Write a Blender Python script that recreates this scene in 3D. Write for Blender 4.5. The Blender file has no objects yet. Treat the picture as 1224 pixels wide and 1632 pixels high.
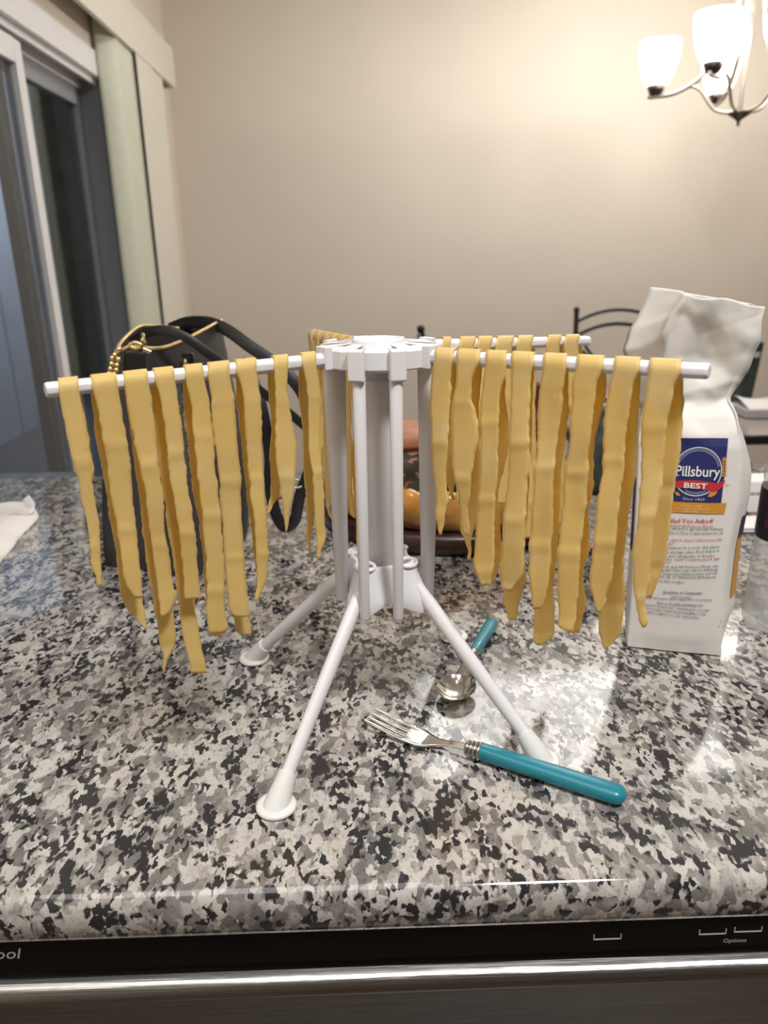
import bpy, bmesh, math, random
import numpy as np
from mathutils import Vector, Matrix, noise

random.seed(7)
SC = bpy.context.scene
COL = SC.collection

# ------------------------------------------------------------------ camera
H = 0.42                      # camera height above the worktop (worktop at 0.91 m)
ZT = 0.91
FPX = 1183.0                  # focal length in pixels of the 1224 x 1632 frame
_p, _r, _y = math.radians(18.88), math.radians(-0.924), math.radians(1.267)
CAM = np.array([0.0, 0.0, ZT + H])
FWD = np.array([math.sin(_y) * math.cos(_p), math.cos(_y) * math.cos(_p), -math.sin(_p)])
_r0 = np.array([math.cos(_y), -math.sin(_y), 0.0])
_u0 = np.cross(_r0, FWD)
RGT = _r0 * math.cos(_r) + _u0 * math.sin(_r)
UPV = -_r0 * math.sin(_r) + _u0 * math.cos(_r)
cam_data = bpy.data.cameras.new('camera')
cam = bpy.data.objects.new('camera', cam_data)
COL.objects.link(cam)
cam.matrix_world = Matrix(((RGT[0], UPV[0], -FWD[0], CAM[0]), (RGT[1], UPV[1], -FWD[1], CAM[1]),
                           (RGT[2], UPV[2], -FWD[2], CAM[2]), (0, 0, 0, 1)))
cam_data.sensor_fit = 'VERTICAL'
cam_data.sensor_height = 36.0
cam_data.sensor_width = 27.0
cam_data.lens = FPX * 36.0 / 1632.0
cam_data.clip_start = 0.02
cam_data.dof.use_dof = True
cam_data.dof.focus_distance = 0.64
cam_data.dof.aperture_fstop = 6.9
SC.camera = cam

# ------------------------------------------------------------------ world, lights, exposure
world = bpy.data.worlds.new('night')
SC.world = world
world.use_nodes = True
world.node_tree.nodes['Background'].inputs[0].default_value = (0.05, 0.08, 0.14, 1)
world.node_tree.nodes['Background'].inputs[1].default_value = 0.06


def area(name, loc, target, size, energy, color, size_y=None):
    d = bpy.data.lights.new(name, 'AREA')
    d.energy = energy
    d.color = color
    d.size = size
    if size_y:
        d.shape = 'RECTANGLE'
        d.size_y = size_y
    o = bpy.data.objects.new(name, d)
    COL.objects.link(o)
    o.location = loc
    o.rotation_euler = (Vector(target) - Vector(loc)).to_track_quat('-Z', 'Y').to_euler()
    return o


WARM = (1.0, 0.955, 0.90)
COOL = (1.0, 0.985, 0.97)
area('kitchen_ceiling_light', (0.52, -0.32, 2.72), (0.52, -0.32, 0.0), 0.32, 40, COOL)
area('kitchen_fill_light', (-0.50, -0.10, 2.72), (-0.50, -0.10, 0.0), 1.3, 15, COOL)  # added soft fill standing in for light bounced off the ceiling
area('dining_glow_fill', (0.85, 2.70, 2.735), (0.85, 2.70, 0.0), 1.25, 21, COOL, 1.15)  # added area light for the glow the chandelier throws on the ceiling
area('outdoor_fill_light', (-1.5, 6.2, 3.3), (-2.95, 6.6, 1.0), 0.4, 130, (0.85, 0.92, 1.0))  # added unseen lamp that brightens the siding outside
SC.view_settings.view_transform = 'Standard'
SC.view_settings.look = 'None'
SC.view_settings.gamma = 1.0
SC.view_settings.use_curve_mapping = False
SC.view_settings.exposure = 0.0


# ------------------------------------------------------------------ picture rays -> points in the room
def ray(x, y):
    return FWD * FPX + RGT * (x - 612) - UPV * (y - 816)


def onp(x, y, P, n):
    d = ray(x, y)
    n = np.array(n, float)
    return CAM + d * (((np.array(P, float) - CAM) @ n) / (d @ n))


def onz(x, y, z=ZT):
    return onp(x, y, (0, 0, z), (0, 0, 1))


def onY(x, y, Y):
    return onp(x, y, (0, Y, 0), (0, 1, 0))


def onX(x, y, X):
    return onp(x, y, (X, 0, 0), (1, 0, 0))


# ------------------------------------------------------------------ materials
def new_mat(name):
    m = bpy.data.materials.new(name)
    m.use_nodes = True
    nt = m.node_tree
    return m, nt, nt.nodes['Principled BSDF']


def N(nt, kind, **kw):
    n = nt.nodes.new(kind)
    for k, v in kw.items():
        if k in n.inputs:
            n.inputs[k].default_value = v
        else:
            setattr(n, k, v)
    return n


def ramp(nt, stops, interp='LINEAR'):
    n = nt.nodes.new('ShaderNodeValToRGB')
    n.color_ramp.interpolation = interp
    el = n.color_ramp.elements
    while len(el) > 1:
        el.remove(el[-1])
    el[0].position = stops[0][0]
    el[0].color = stops[0][1] if len(stops[0][1]) == 4 else (*stops[0][1], 1)
    for p, c in stops[1:]:
        e = el.new(p)
        e.color = c if len(c) == 4 else (*c, 1)
    return n


def mat(name, color, rough=0.5, metal=0.0, var=0.08, vscale=30.0, bump=0.0, bscale=200.0, spec=0.5, coat=0.0, emit=None, estr=0.0, sss=0.0):
    m, nt, b = new_mat(name)
    c = N(nt, 'ShaderNodeTexCoord')
    nz = N(nt, 'ShaderNodeTexNoise', Scale=vscale, Detail=4.0)
    nt.links.new(c.outputs['Object'], nz.inputs['Vector'])
    lo = tuple(v * (1 - var) for v in color)
    hi = tuple(min(1, v * (1 + var)) for v in color)
    r = ramp(nt, [(0.3, lo), (0.7, hi)])
    nt.links.new(nz.outputs['Fac'], r.inputs['Fac'])
    nt.links.new(r.outputs['Color'], b.inputs['Base Color'])
    b.inputs['Roughness'].default_value = rough
    b.inputs['Metallic'].default_value = metal
    b.inputs['Specular IOR Level'].default_value = spec
    b.inputs['Coat Weight'].default_value = coat
    if sss:
        b.inputs['Subsurface Weight'].default_value = sss
        b.inputs['Subsurface Radius'].default_value = (0.004, 0.003, 0.002)
    if emit:
        b.inputs['Emission Color'].default_value = (*emit, 1)
        b.inputs['Emission Strength'].default_value = estr
    if bump:
        n2 = N(nt, 'ShaderNodeTexNoise', Scale=bscale, Detail=5.0)
        nt.links.new(c.outputs['Object'], n2.inputs['Vector'])
        bp = N(nt, 'ShaderNodeBump', Strength=bump, Distance=0.002)
        nt.links.new(n2.outputs['Fac'], bp.inputs['Height'])
        nt.links.new(bp.outputs['Normal'], b.inputs['Normal'])
    return m


def granite_mat():
    m, nt, b = new_mat('granite')
    L = nt.links.new
    c = N(nt, 'ShaderNodeTexCoord')
    mp = N(nt, 'ShaderNodeMapping')
    mp.inputs['Rotation'].default_value = (0.3, 0.2, 0.5)
    mp.inputs['Scale'].default_value = (1.30, 0.80, 1.0)
    L(c.outputs['Object'], mp.inputs['Vector'])
    wn = N(nt, 'ShaderNodeTexNoise', Scale=85.0, Detail=5.0, Roughness=0.6)
    L(mp.outputs['Vector'], wn.inputs['Vector'])
    sub = N(nt, 'ShaderNodeVectorMath', operation='SUBTRACT')
    sub.inputs[1].default_value = (0.5, 0.5, 0.5)
    L(wn.outputs['Color'], sub.inputs[0])
    scl = N(nt, 'ShaderNodeVectorMath', operation='SCALE')
    scl.inputs['Scale'].default_value = 0.014
    L(sub.outputs[0], scl.inputs[0])
    add = N(nt, 'ShaderNodeVectorMath', operation='ADD')
    L(mp.outputs['Vector'], add.inputs[0])
    L(scl.outputs[0], add.inputs[1])
    # big drifting clusters
    big = N(nt, 'ShaderNodeTexNoise', Scale=17.0, Detail=3.0, Roughness=0.6)
    L(mp.outputs['Vector'], big.inputs['Vector'])
    # grains: two sizes of crystal cells, each with a random tone
    def cells(scale):
        v = N(nt, 'ShaderNodeTexVoronoi', Scale=scale)
        L(add.outputs[0], v.inputs['Vector'])
        s = N(nt, 'ShaderNodeSeparateColor')
        L(v.outputs['Color'], s.inputs[0])
        return s.outputs[0]
    def mix2(a, wa, bb, wb):
        x = N(nt, 'ShaderNodeMath', operation='MULTIPLY'); L(a, x.inputs[0]); x.inputs[1].default_value = wa
        y = N(nt, 'ShaderNodeMath', operation='MULTIPLY_ADD'); L(bb, y.inputs[0]); y.inputs[1].default_value = wb
        L(x.outputs[0], y.inputs[2])
        return y.outputs[0]
    mid = N(nt, 'ShaderNodeTexNoise', Scale=75.0, Detail=5.0, Roughness=0.65)
    L(add.outputs[0], mid.inputs['Vector'])
    t0 = mix2(cells(112.0), 0.40, big.outputs['Fac'], 0.62)
    t1 = mix2(t0, 1.0, mid.outputs['Fac'], 0.28)
    tone = ramp(nt, [(0.0, (0.50, 0.48, 0.445)), (0.50, (0.475, 0.45, 0.415)), (0.60, (0.42, 0.395, 0.365)), (0.68, (0.28, 0.262, 0.242)),
                     (0.77, (0.18, 0.166, 0.153)), (0.90, (0.13, 0.12, 0.115)), (1.0, (0.09, 0.09, 0.09))])
    L(t1, tone.inputs['Fac'])
    big2 = N(nt, 'ShaderNodeTexNoise', Scale=34.0, Detail=2.0, Roughness=0.5)
    off = N(nt, 'ShaderNodeVectorMath', operation='ADD'); off.inputs[1].default_value = (3.1, 1.7, 5.3)
    L(mp.outputs['Vector'], off.inputs[0]); L(off.outputs[0], big2.inputs['Vector'])
    t2 = mix2(cells(180.0), 0.45, big2.outputs['Fac'], 1.0)
    blk = ramp(nt, [(0.0, (0, 0, 0)), (0.810, (0, 0, 0)), (0.860, (1, 1, 1))])
    L(t2, blk.inputs['Fac'])
    fine = N(nt, 'ShaderNodeTexNoise', Scale=260.0, Detail=5.0, Roughness=0.7)
    L(add.outputs[0], fine.inputs['Vector'])
    fr = ramp(nt, [(0.32, (0.45, 0.43, 0.41)), (0.46, (1, 1, 1)), (0.7, (1.0, 1.0, 1.0))])
    L(fine.outputs['Fac'], fr.inputs['Fac'])
    mul = N(nt, 'ShaderNodeMix', data_type='RGBA', blend_type='MULTIPLY')
    mul.inputs[0].default_value = 1.0
    L(tone.outputs['Color'], mul.inputs[6]); L(fr.outputs['Color'], mul.inputs[7])
    mx = N(nt, 'ShaderNodeMix', data_type='RGBA')
    L(blk.outputs['Color'], mx.inputs[0])
    L(mul.outputs[2], mx.inputs[6])
    mx.inputs[7].default_value = (0.022, 0.022, 0.025, 1)
    L(mx.outputs[2], b.inputs['Base Color'])
    b.inputs['Roughness'].default_value = 0.09
    b.inputs['Specular IOR Level'].default_value = 0.75
    return m


def pasta_mat():
    m, nt, b = new_mat('fresh_pasta')
    L = nt.links.new
    c = N(nt, 'ShaderNodeTexCoord')
    n1 = N(nt, 'ShaderNodeTexNoise', Scale=22.0, Detail=4.0)
    L(c.outputs['Object'], n1.inputs['Vector'])
    r1 = ramp(nt, [(0.3, (0.78, 0.605, 0.22)), (0.55, (0.81, 0.65, 0.27)), (0.75, (0.83, 0.70, 0.35))])
    L(n1.outputs['Fac'], r1.inputs['Fac'])
    n2 = N(nt, 'ShaderNodeTexNoise', Scale=55.0, Detail=7.0, Roughness=0.75)
    L(c.outputs['Object'], n2.inputs['Vector'])
    r2 = ramp(nt, [(0.57, (0, 0, 0)), (0.74, (0.75, 0.75, 0.75))])
    L(n2.outputs['Fac'], r2.inputs['Fac'])
    mx = N(nt, 'ShaderNodeMix', data_type='RGBA')
    L(r2.outputs['Color'], mx.inputs[0]); L(r1.outputs['Color'], mx.inputs[6])
    mx.inputs[7].default_value = (0.82, 0.74, 0.58, 1)
    L(mx.outputs[2], b.inputs['Base Color'])
    b.inputs['Roughness'].default_value = 0.48
    bp = N(nt, 'ShaderNodeBump', Strength=0.22, Distance=0.002)
    L(n2.outputs['Fac'], bp.inputs['Height']); L(bp.outputs['Normal'], b.inputs['Normal'])
    tr = N(nt, 'ShaderNodeBsdfTranslucent')
    tr.inputs['Color'].default_value = (0.95, 0.70, 0.16, 1)
    ms = N(nt, 'ShaderNodeMixShader')
    ms.inputs[0].default_value = 0.40
    out = nt.nodes['Material Output']
    L(b.outputs[0], ms.inputs[1]); L(tr.outputs[0], ms.inputs[2]); L(ms.outputs[0], out.inputs['Surface'])
    return m


def glass_mat(name, tint=(1, 1, 1), rough=0.0, base_reflect=0.06, refract_white=0.0):
    m, nt, b = new_mat(name)
    L = nt.links.new
    t = N(nt, 'ShaderNodeBsdfTransparent'); t.inputs['Color'].default_value = (*tint, 1)
    g = N(nt, 'ShaderNodeBsdfGlossy'); g.inputs['Roughness'].default_value = rough
    lw = N(nt, 'ShaderNodeLayerWeight'); lw.inputs['Blend'].default_value = 0.5
    pw = N(nt, 'ShaderNodeMath', operation='POWER'); pw.inputs[1].default_value = 5.0
    L(lw.outputs['Facing'], pw.inputs[0])
    ad = N(nt, 'ShaderNodeMath', operation='ADD'); ad.inputs[1].default_value = base_reflect; ad.use_clamp = True
    L(pw.outputs[0], ad.inputs[0])
    ms = N(nt, 'ShaderNodeMixShader')
    L(ad.outputs[0], ms.inputs[0]); L(t.outputs[0], ms.inputs[1]); L(g.outputs[0], ms.inputs[2])
    last = ms
    if refract_white:  # white blended in for light that clear plastic would refract
        di = N(nt, 'ShaderNodeBsdfTranslucent'); di.inputs['Color'].default_value = (0.9, 0.91, 0.92, 1)
        df = N(nt, 'ShaderNodeBsdfDiffuse'); df.inputs['Color'].default_value = (0.9, 0.91, 0.92, 1)
        m1 = N(nt, 'ShaderNodeMixShader'); L(di.outputs[0], m1.inputs[1]); L(df.outputs[0], m1.inputs[2])
        last = N(nt, 'ShaderNodeMixShader'); last.inputs[0].default_value = refract_white
        L(ms.outputs[0], last.inputs[1]); L(m1.outputs[0], last.inputs[2])
    L(last.outputs[0], nt.nodes['Material Output'].inputs['Surface'])
    return m


def brushed_mat():
    m, nt, b = new_mat('brushed_steel')
    L = nt.links.new
    c = N(nt, 'ShaderNodeTexCoord')
    mp = N(nt, 'ShaderNodeMapping'); mp.inputs['Scale'].default_value = (6, 400, 400)
    L(c.outputs['Object'], mp.inputs['Vector'])
    nz = N(nt, 'ShaderNodeTexNoise', Scale=2.0, Detail=4.0)
    L(mp.outputs['Vector'], nz.inputs['Vector'])
    r = ramp(nt, [(0.3, (0.30, 0.29, 0.28)), (0.7, (0.42, 0.41, 0.40))])
    L(nz.outputs['Fac'], r.inputs['Fac']); L(r.outputs['Color'], b.inputs['Base Color'])
    bp = N(nt, 'ShaderNodeBump', Strength=0.25, Distance=0.001)
    L(nz.outputs['Fac'], bp.inputs['Height']); L(bp.outputs['Normal'], b.inputs['Normal'])
    b.inputs['Metallic'].default_value = 1.0
    b.inputs['Roughness'].default_value = 0.36
    b.inputs['Anisotropic'].default_value = 0.85
    tg = N(nt, 'ShaderNodeCombineXYZ')
    tg.inputs[0].default_value = 1.0
    L(tg.outputs[0], b.inputs['Tangent'])
    return m


M = {}
M['granite'] = granite_mat()
M['pasta'] = pasta_mat()
M['wall'] = mat('beige_wall_paint', (0.73, 0.655, 0.565), 0.75, var=0.015, vscale=3, bump=0.05, bscale=300)
M['dark_wall'] = mat('dark_brown_wall_paint', (0.10, 0.08, 0.065), 0.7)
M['ceiling'] = mat('white_ceiling_paint', (0.82, 0.80, 0.77), 0.9, var=0.02)
M['floor'] = mat('dark_wood_floor', (0.11, 0.075, 0.05), 0.35, var=0.06, vscale=6)
M['white_trim'] = mat('white_vinyl', (0.80, 0.79, 0.80), 0.35, var=0.02)
M['grey_frame'] = mat('grey_vinyl', (0.30, 0.31, 0.33), 0.45, var=0.03)
M['valance'] = mat('cream_blind_vinyl', (0.74, 0.71, 0.62), 0.45, var=0.02)
M['vane'] = mat('ivory_blind_vane', (0.66, 0.67, 0.54), 0.5, var=0.03)
M['plastic'] = mat('white_plastic', (0.72, 0.71, 0.725), 0.32, var=0.015, sss=0.0)
M['foot_plastic'] = mat('milky_plastic', (0.70, 0.70, 0.675), 0.35, var=0.015)
M['black_leather'] = mat('black_grained_leather', (0.034, 0.033, 0.035), 0.33, var=0.1, bump=0.5, bscale=350)
M['leather_dull'] = mat('black_smooth_leather', (0.010, 0.010, 0.011), 0.42, var=0.1)
M['gold'] = mat('polished_gold_metal', (0.83, 0.62, 0.30), 0.25, 1.0, var=0.05)
M['brass_zip'] = mat('golden_zip', (0.72, 0.54, 0.26), 0.35, 0.7, var=0.1, vscale=200, bump=0.4, bscale=700)
M['lining'] = mat('dark_lining', (0.02, 0.012, 0.012), 0.8)
M['red'] = mat('red_leather', (0.33, 0.03, 0.035), 0.5)
M['steel'] = mat('polished_steel', (0.72, 0.70, 0.67), 0.13, 1.0, var=0.02)
M['dark_steel'] = mat('tarnished_steel', (0.45, 0.42, 0.38), 0.28, 1.0, var=0.1, vscale=300)
M['teal'] = mat('teal_plastic', (0.012, 0.19, 0.25), 0.28, var=0.06, vscale=40)
M['paper'] = mat('white_kraft_paper', (0.71, 0.69, 0.655), 0.6, var=0.02, vscale=8, bump=0.10, bscale=60)
M['ink_blue'] = mat('navy_print', (0.020, 0.026, 0.13), 0.5, var=0.04)
M['ink_silver'] = mat('silver_print', (0.52, 0.56, 0.66), 0.45, var=0.03)
M['ink_white'] = mat('white_print', (0.80, 0.79, 0.78), 0.5, var=0.02)
M['ink_red'] = mat('red_print', (0.50, 0.03, 0.035), 0.5, var=0.04)
M['ink_orange'] = mat('orange_print', (0.60, 0.27, 0.035), 0.5, var=0.04)
M['ink_cream'] = mat('pale_orange_print', (0.80, 0.60, 0.34), 0.5, var=0.02)
M['ink_dark'] = mat('dark_print', (0.035, 0.04, 0.07), 0.5, var=0.04)
M['ink_grey'] = mat('grey_print', (0.25, 0.26, 0.30), 0.5, var=0.04)
M['black_gloss'] = mat('black_glossy_panel', (0.003, 0.003, 0.0035), 0.12, var=0.05, spec=0.3)
M['panel_print'] = mat('grey_panel_print', (0.42, 0.42, 0.43), 0.5)
M['brushed'] = brushed_mat()
M['iron'] = mat('black_wrought_iron', (0.018, 0.019, 0.022), 0.42, 0.3, var=0.1)
M['seat_fabric'] = mat('beige_seat_fabric', (0.42, 0.36, 0.30), 0.9, bump=0.2, bscale=400)
M['table_top'] = mat('smoked_table_top', (0.36, 0.31, 0.30), 0.12, var=0.04, coat=0.3)
M['nickel'] = mat('brushed_nickel', (0.68, 0.60, 0.54), 0.32, 1.0, var=0.03)
M['nickel_dark'] = mat('dark_nickel', (0.16, 0.13, 0.12), 0.35, 1.0, var=0.03)
M['shade'] = mat('lit_frosted_glass', (0.92, 0.91, 0.86), 0.4, var=0.01, emit=(1.0, 0.97, 0.86), estr=2.6)
M['amber'] = mat('amber_glaze', (0.42, 0.19, 0.04), 0.22, var=0.55, vscale=14, coat=0.4, bump=0.25, bscale=40)
M['brown_base'] = mat('dark_brown_glaze', (0.028, 0.011, 0.007), 0.3, var=0.4, vscale=20)
M['terracotta'] = mat('terracotta', (0.40, 0.17, 0.10), 0.65, var=0.2, vscale=30)
M['green_stone'] = mat('dark_green_stoneware', (0.035, 0.045, 0.035), 0.5, var=0.5, vscale=60, bump=0.3)
M['wine'] = mat('dark_wine_glass', (0.014, 0.006, 0.008), 0.12, var=0.1)
M['capsule'] = mat('burgundy_foil', (0.10, 0.035, 0.035), 0.4, var=0.1)
M['black_gear'] = mat('black_enamel', (0.008, 0.008, 0.009), 0.25, var=0.1)
M['card'] = mat('white_card', (0.80, 0.78, 0.77), 0.55, var=0.02)
M['grey_card'] = mat('grey_card', (0.45, 0.43, 0.43), 0.6, var=0.03)
M['towel'] = mat('white_paper_towel', (0.80, 0.76, 0.73), 0.85, var=0.03, bump=0.3, bscale=250)
M['binder'] = mat('dark_green_binder', (0.02, 0.035, 0.032), 0.35, var=0.4, vscale=50)
M['label_navy'] = mat('navy_film_label', (0.012, 0.012, 0.03), 0.35, var=0.05)
M['label_red'] = mat('red_film_print', (0.09, 0.015, 0.03), 0.4, var=0.1)
M['pet'] = glass_mat('clear_bottle_plastic', (0.97, 0.975, 0.98), 0.08, 0.06, 0.30)
M['door_glass'] = glass_mat('door_glass', (0.72, 0.76, 0.80), 0.0, 0.05)
M['siding'] = mat('blue_grey_siding', (0.30, 0.33, 0.38), 0.7, var=0.08, vscale=4)
M['hedge'] = mat('dark_olive_screen', (0.06, 0.06, 0.035), 0.8, var=0.3, vscale=6)
M['ground'] = mat('dark_patio_ground', (0.08, 0.08, 0.085), 0.8, var=0.2)
M['blue_fabric'] = mat('slate_blue_fabric', (0.12, 0.14, 0.18), 0.8, var=0.35, vscale=14)
M['cabinet'] = mat('dark_cabinet_paint', (0.05, 0.045, 0.042), 0.45, var=0.05)


# ------------------------------------------------------------------ mesh helpers
class MB:
    def __init__(self):
        self.v, self.f, self.s = [], [], []

    def add(self, verts, faces, smooth=True):
        k = len(self.v)
        self.v += [tuple(map(float, p)) for p in verts]
        self.f += [tuple(i + k for i in q) for q in faces]
        self.s += [smooth] * len(faces)
        return self

    def box(self, lo, hi, smooth=False):
        x0, y0, z0 = lo
        x1, y1, z1 = hi
        v = [(x0, y0, z0), (x1, y0, z0), (x1, y1, z0), (x0, y1, z0), (x0, y0, z1), (x1, y0, z1), (x1, y1, z1), (x0, y1, z1)]
        return self.add(v, [(0, 3, 2, 1), (4, 5, 6, 7), (0, 1, 5, 4), (1, 2, 6, 5), (2, 3, 7, 6), (3, 0, 4, 7)], smooth)

    def loft(self, rings, cap0=True, cap1=True, closed=True, smooth=True, loop=False):
        n = len(rings[0])
        v = [p for r in rings for p in r]
        m = len(rings)
        f = []
        for i in range(m if loop else m - 1):
            a, b = i * n, ((i + 1) % m) * n
            for j in range(n if closed else n - 1):
                k = (j + 1) % n
                f.append((a + j, a + k, b + k, b + j))
        self.add(v, f, smooth)
        if cap0 and not loop:
            self.add(rings[0], [tuple(reversed(range(n)))], False)
        if cap1 and not loop:
            self.add(rings[-1], [tuple(range(n))], False)
        return self

    def tube(self, path, rad, n=10, flat=1.0, up=(0, 0, 1), phase=0.0, cap=True, smooth=True, loop=False):
        P = [np.array(p, float) for p in path]
        m = len(P)
        if not hasattr(rad, '__len__'):
            rad = [rad] * m
        rings = []
        for i in range(m):
            if loop:
                t = P[(i + 1) % m] - P[i - 1]
            else:
                t = P[min(i + 1, m - 1)] - P[max(i - 1, 0)]
            t = t / (np.linalg.norm(t) + 1e-12)
            u = np.array(up, float)
            if abs(u @ t) > 0.98:
                u = np.array([0.0, 1.0, 0.0]) if abs(t[1]) < 0.9 else np.array([1.0, 0, 0])
            a = np.cross(t, u)
            a /= np.linalg.norm(a)
            b = np.cross(a, t)
            ring = []
            for k in range(n):
                th = 2 * math.pi * k / n + phase
                ring.append(P[i] + a * (rad[i] * math.cos(th)) + b * (rad[i] * flat * math.sin(th)))
            rings.append(ring)
        return self.loft(rings, cap, cap, smooth=smooth, loop=loop)

    def lathe(self, prof, c=(0, 0, 0), n=28, sx=1.0, sy=1.0, smooth=True, cap0=False, cap1=False):
        rings = [[(c[0] + r * sx * math.cos(2 * math.pi * k / n), c[1] + r * sy * math.sin(2 * math.pi * k / n), c[2] + z) for k in range(n)] for r, z in prof]
        return self.loft(rings, cap0, cap1, smooth=smooth)

    def build(self, name, m, parent=None, label=None, cat=None, group=None, kind=None, bevel=0.0, weld=True):
        me = bpy.data.meshes.new(name)
        me.from_pydata(self.v, [], self.f)
        me.polygons.foreach_set('use_smooth', self.s)
        me.update()
        if bevel:
            bm = bmesh.new(); bm.from_mesh(me)
            bmesh.ops.remove_doubles(bm, verts=bm.verts, dist=1e-6)
            ed = [e for e in bm.edges if len(e.link_faces) == 2 and e.calc_face_angle(0) > 0.5]
            bmesh.ops.bevel(bm, geom=ed, offset=bevel, segments=2, profile=0.5, affect='EDGES', clamp_overlap=True)
            bm.to_mesh(me); bm.free()
        o = bpy.data.objects.new(name, me)
        COL.objects.link(o)
        if m:
            me.materials.append(m)
        if parent is not None:
            put(o, parent)
        tag(o, label, cat, group, kind)
        return o


def put(o, parent):
    o.parent = parent
    root = parent
    while root.parent is not None:
        root = root.parent
    if parent is root:
        o.matrix_parent_inverse = Matrix.Translation(-Vector(root.location))


def tag(o, label=None, cat=None, group=None, kind=None):
    if label: o['label'] = label
    if cat: o['category'] = cat
    if group: o['group'] = group
    if kind: o['kind'] = kind
    return o


def thing(name, loc, label, cat, group=None):
    o = bpy.data.objects.new(name, None)
    o.empty_display_size = 0.05
    COL.objects.link(o)
    o.location = tuple(float(x) for x in loc)
    return tag(o, label, cat, group)


def copy_tree(o, parent=None):
    c = o.copy()
    COL.objects.link(c)
    if parent is not None:
        c.parent = parent
    for ch in list(o.children):
        copy_tree(ch, c)
    return c


def struct(name, mb, m, parent=None, **k):
    return mb.build(name, m, parent, kind=None if parent else 'structure', **k)


def interp(xs, ys, x):
    return float(np.interp(x, xs, ys))


def spline(pts, n=40):
    """Catmull-Rom through 3D points."""
    P = [np.array(p, float) for p in pts]
    P = [2 * P[0] - P[1]] + P + [2 * P[-1] - P[-2]]
    out = []
    seg = len(P) - 3
    for i in range(n + 1):
        t = i / n * seg
        k = min(int(t), seg - 1)
        u = t - k
        a, b, c, d = P[k:k + 4]
        out.append(0.5 * ((2 * b) + (-a + c) * u + (2 * a - 5 * b + 4 * c - d) * u * u + (-a + 3 * b - 3 * c + d) * u ** 3))
    return out


# ------------------------------------------------------------------ the room
XW, YB, CEIL = -0.965, 4.30, 2.74
struct('floor', MB().box((-1.2, -2.3, -0.05), (3.4, YB + 0.12, 0.0)), M['floor'])
struct('ceiling', MB().box((-1.2, -2.3, CEIL), (3.4, YB + 0.12, CEIL + 0.1)), M['ceiling'])
struct('wall_back', MB().box((XW - 0.14, YB, 0), (3.4, YB + 0.12, CEIL)), M['wall'])
struct('wall_right', MB().box((3.2, -2.3, 0), (3.32, YB, CEIL)), M['wall'])
struct('wall_front', MB().box((-1.2, -2.42, 0), (3.4, -2.3, CEIL)), M['dark_wall'])
DY0, DY1, DZ = 0.70, 3.30, 2.03           # opening of the sliding door
w = MB()
w.box((XW - 0.14, -2.3, 0), (XW, DY0, CEIL))
w.box((XW - 0.14, DY1, 0), (XW, YB, CEIL))
w.box((XW - 0.14, DY0, DZ), (XW, DY1, CEIL))
struct('wall_left', w, M['wall'])
struct('baseboard_back', MB().box((XW, YB - 0.015, 0), (3.2, YB, 0.10)), M['white_trim'], bevel=0.003)

# sliding glass door in the left wall
door = thing('door_1', (XW, 2.0, 0), None, None)
door['kind'] = 'structure'
f = MB()
f.box((XW - 0.13, DY0, DZ - 0.055), (XW + 0.012, DY1, DZ + 0.03))
f.box((XW - 0.13, DY0, 0), (XW + 0.012, DY0 + 0.05, DZ - 0.055))
f.build('door_frame', M['white_trim'], door, bevel=0.004)
MB().box((XW - 0.025, DY0 + 0.05, DZ - 0.075), (XW - 0.012, DY1 - 0.02, DZ - 0.055)).build('track', M['white_trim'], door)
MB().box((XW - 0.085, DY0 + 0.05, DZ - 0.085), (XW - 0.072, DY1 - 0.02, DZ - 0.055)).build('track', M['white_trim'], door)
MB().box((XW - 0.13, DY1 - 0.13, 0), (XW + 0.008, DY1, DZ - 0.055)).build('door_jamb', M['grey_frame'], door, bevel=0.004)
MB().box((XW - 0.13, DY0, 0), (XW - 0.0, DY1, 0.03)).build('sill', M['grey_frame'], door)


def sash(x0, x1, y0, y1, z0, z1, st, tr, stile_mat):
    g = MB()
    g.box((x0, y0, z0), (x1, y0 + st, z1)); g.box((x0, y1 - st, z0), (x1, y1, z1))
    g.box((x0, y0 + st, z1 - tr), (x1, y1 - st, z1)); g.box((x0, y0 + st, z0), (x1, y1 - st, z0 + 0.09))
    s = g.build('door_panel', stile_mat, door, bevel=0.003)
    xm = (x0 + x1) / 2
    MB().box((xm - 0.003, y0 + st - 0.004, z0 + 0.085), (xm + 0.003, y1 - st + 0.004, z1 - tr + 0.004)).build('glass_pane', M['door_glass'], s)
    return s


near = sash(XW - 0.060, XW - 0.022, DY0 + 0.05, 2.53, 0.03, DZ - 0.085, 0.055, 0.065, M['white_trim'])
sash(XW - 0.118, XW - 0.080, 2.46, DY1 - 0.12, 0.03, DZ - 0.085, 0.05, 0.06, M['grey_frame'])

# what lies outside the glass
struct('ground_outside', MB().box((-9, -3, -0.12), (XW - 0.14, 16, -0.06)), M['ground'])
sd = thing('siding_wall', (-2.95, 5.0, -0.06), 'blue-grey boarded outside wall seen through the sliding glass door', 'wall')
for k in range(10):
    MB().box((-3.03 - 0.006 * (k % 2), 1.4 + k * 0.62, -0.06), (-2.95, 2.0 + k * 0.62, 3.2)).build('board', M['siding'], sd, bevel=0.004)
hd = thing('garden_screen', (-2.6, 9.5, -0.06), 'dark olive garden screen beyond the glass door', 'screen')
for k in range(4):
    MB().box((-3.6 + k * 0.36, 9.4, -0.06), (-3.27 + k * 0.36, 9.45, 3.6)).build('slat', M['hedge'], hd, bevel=0.004)

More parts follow.
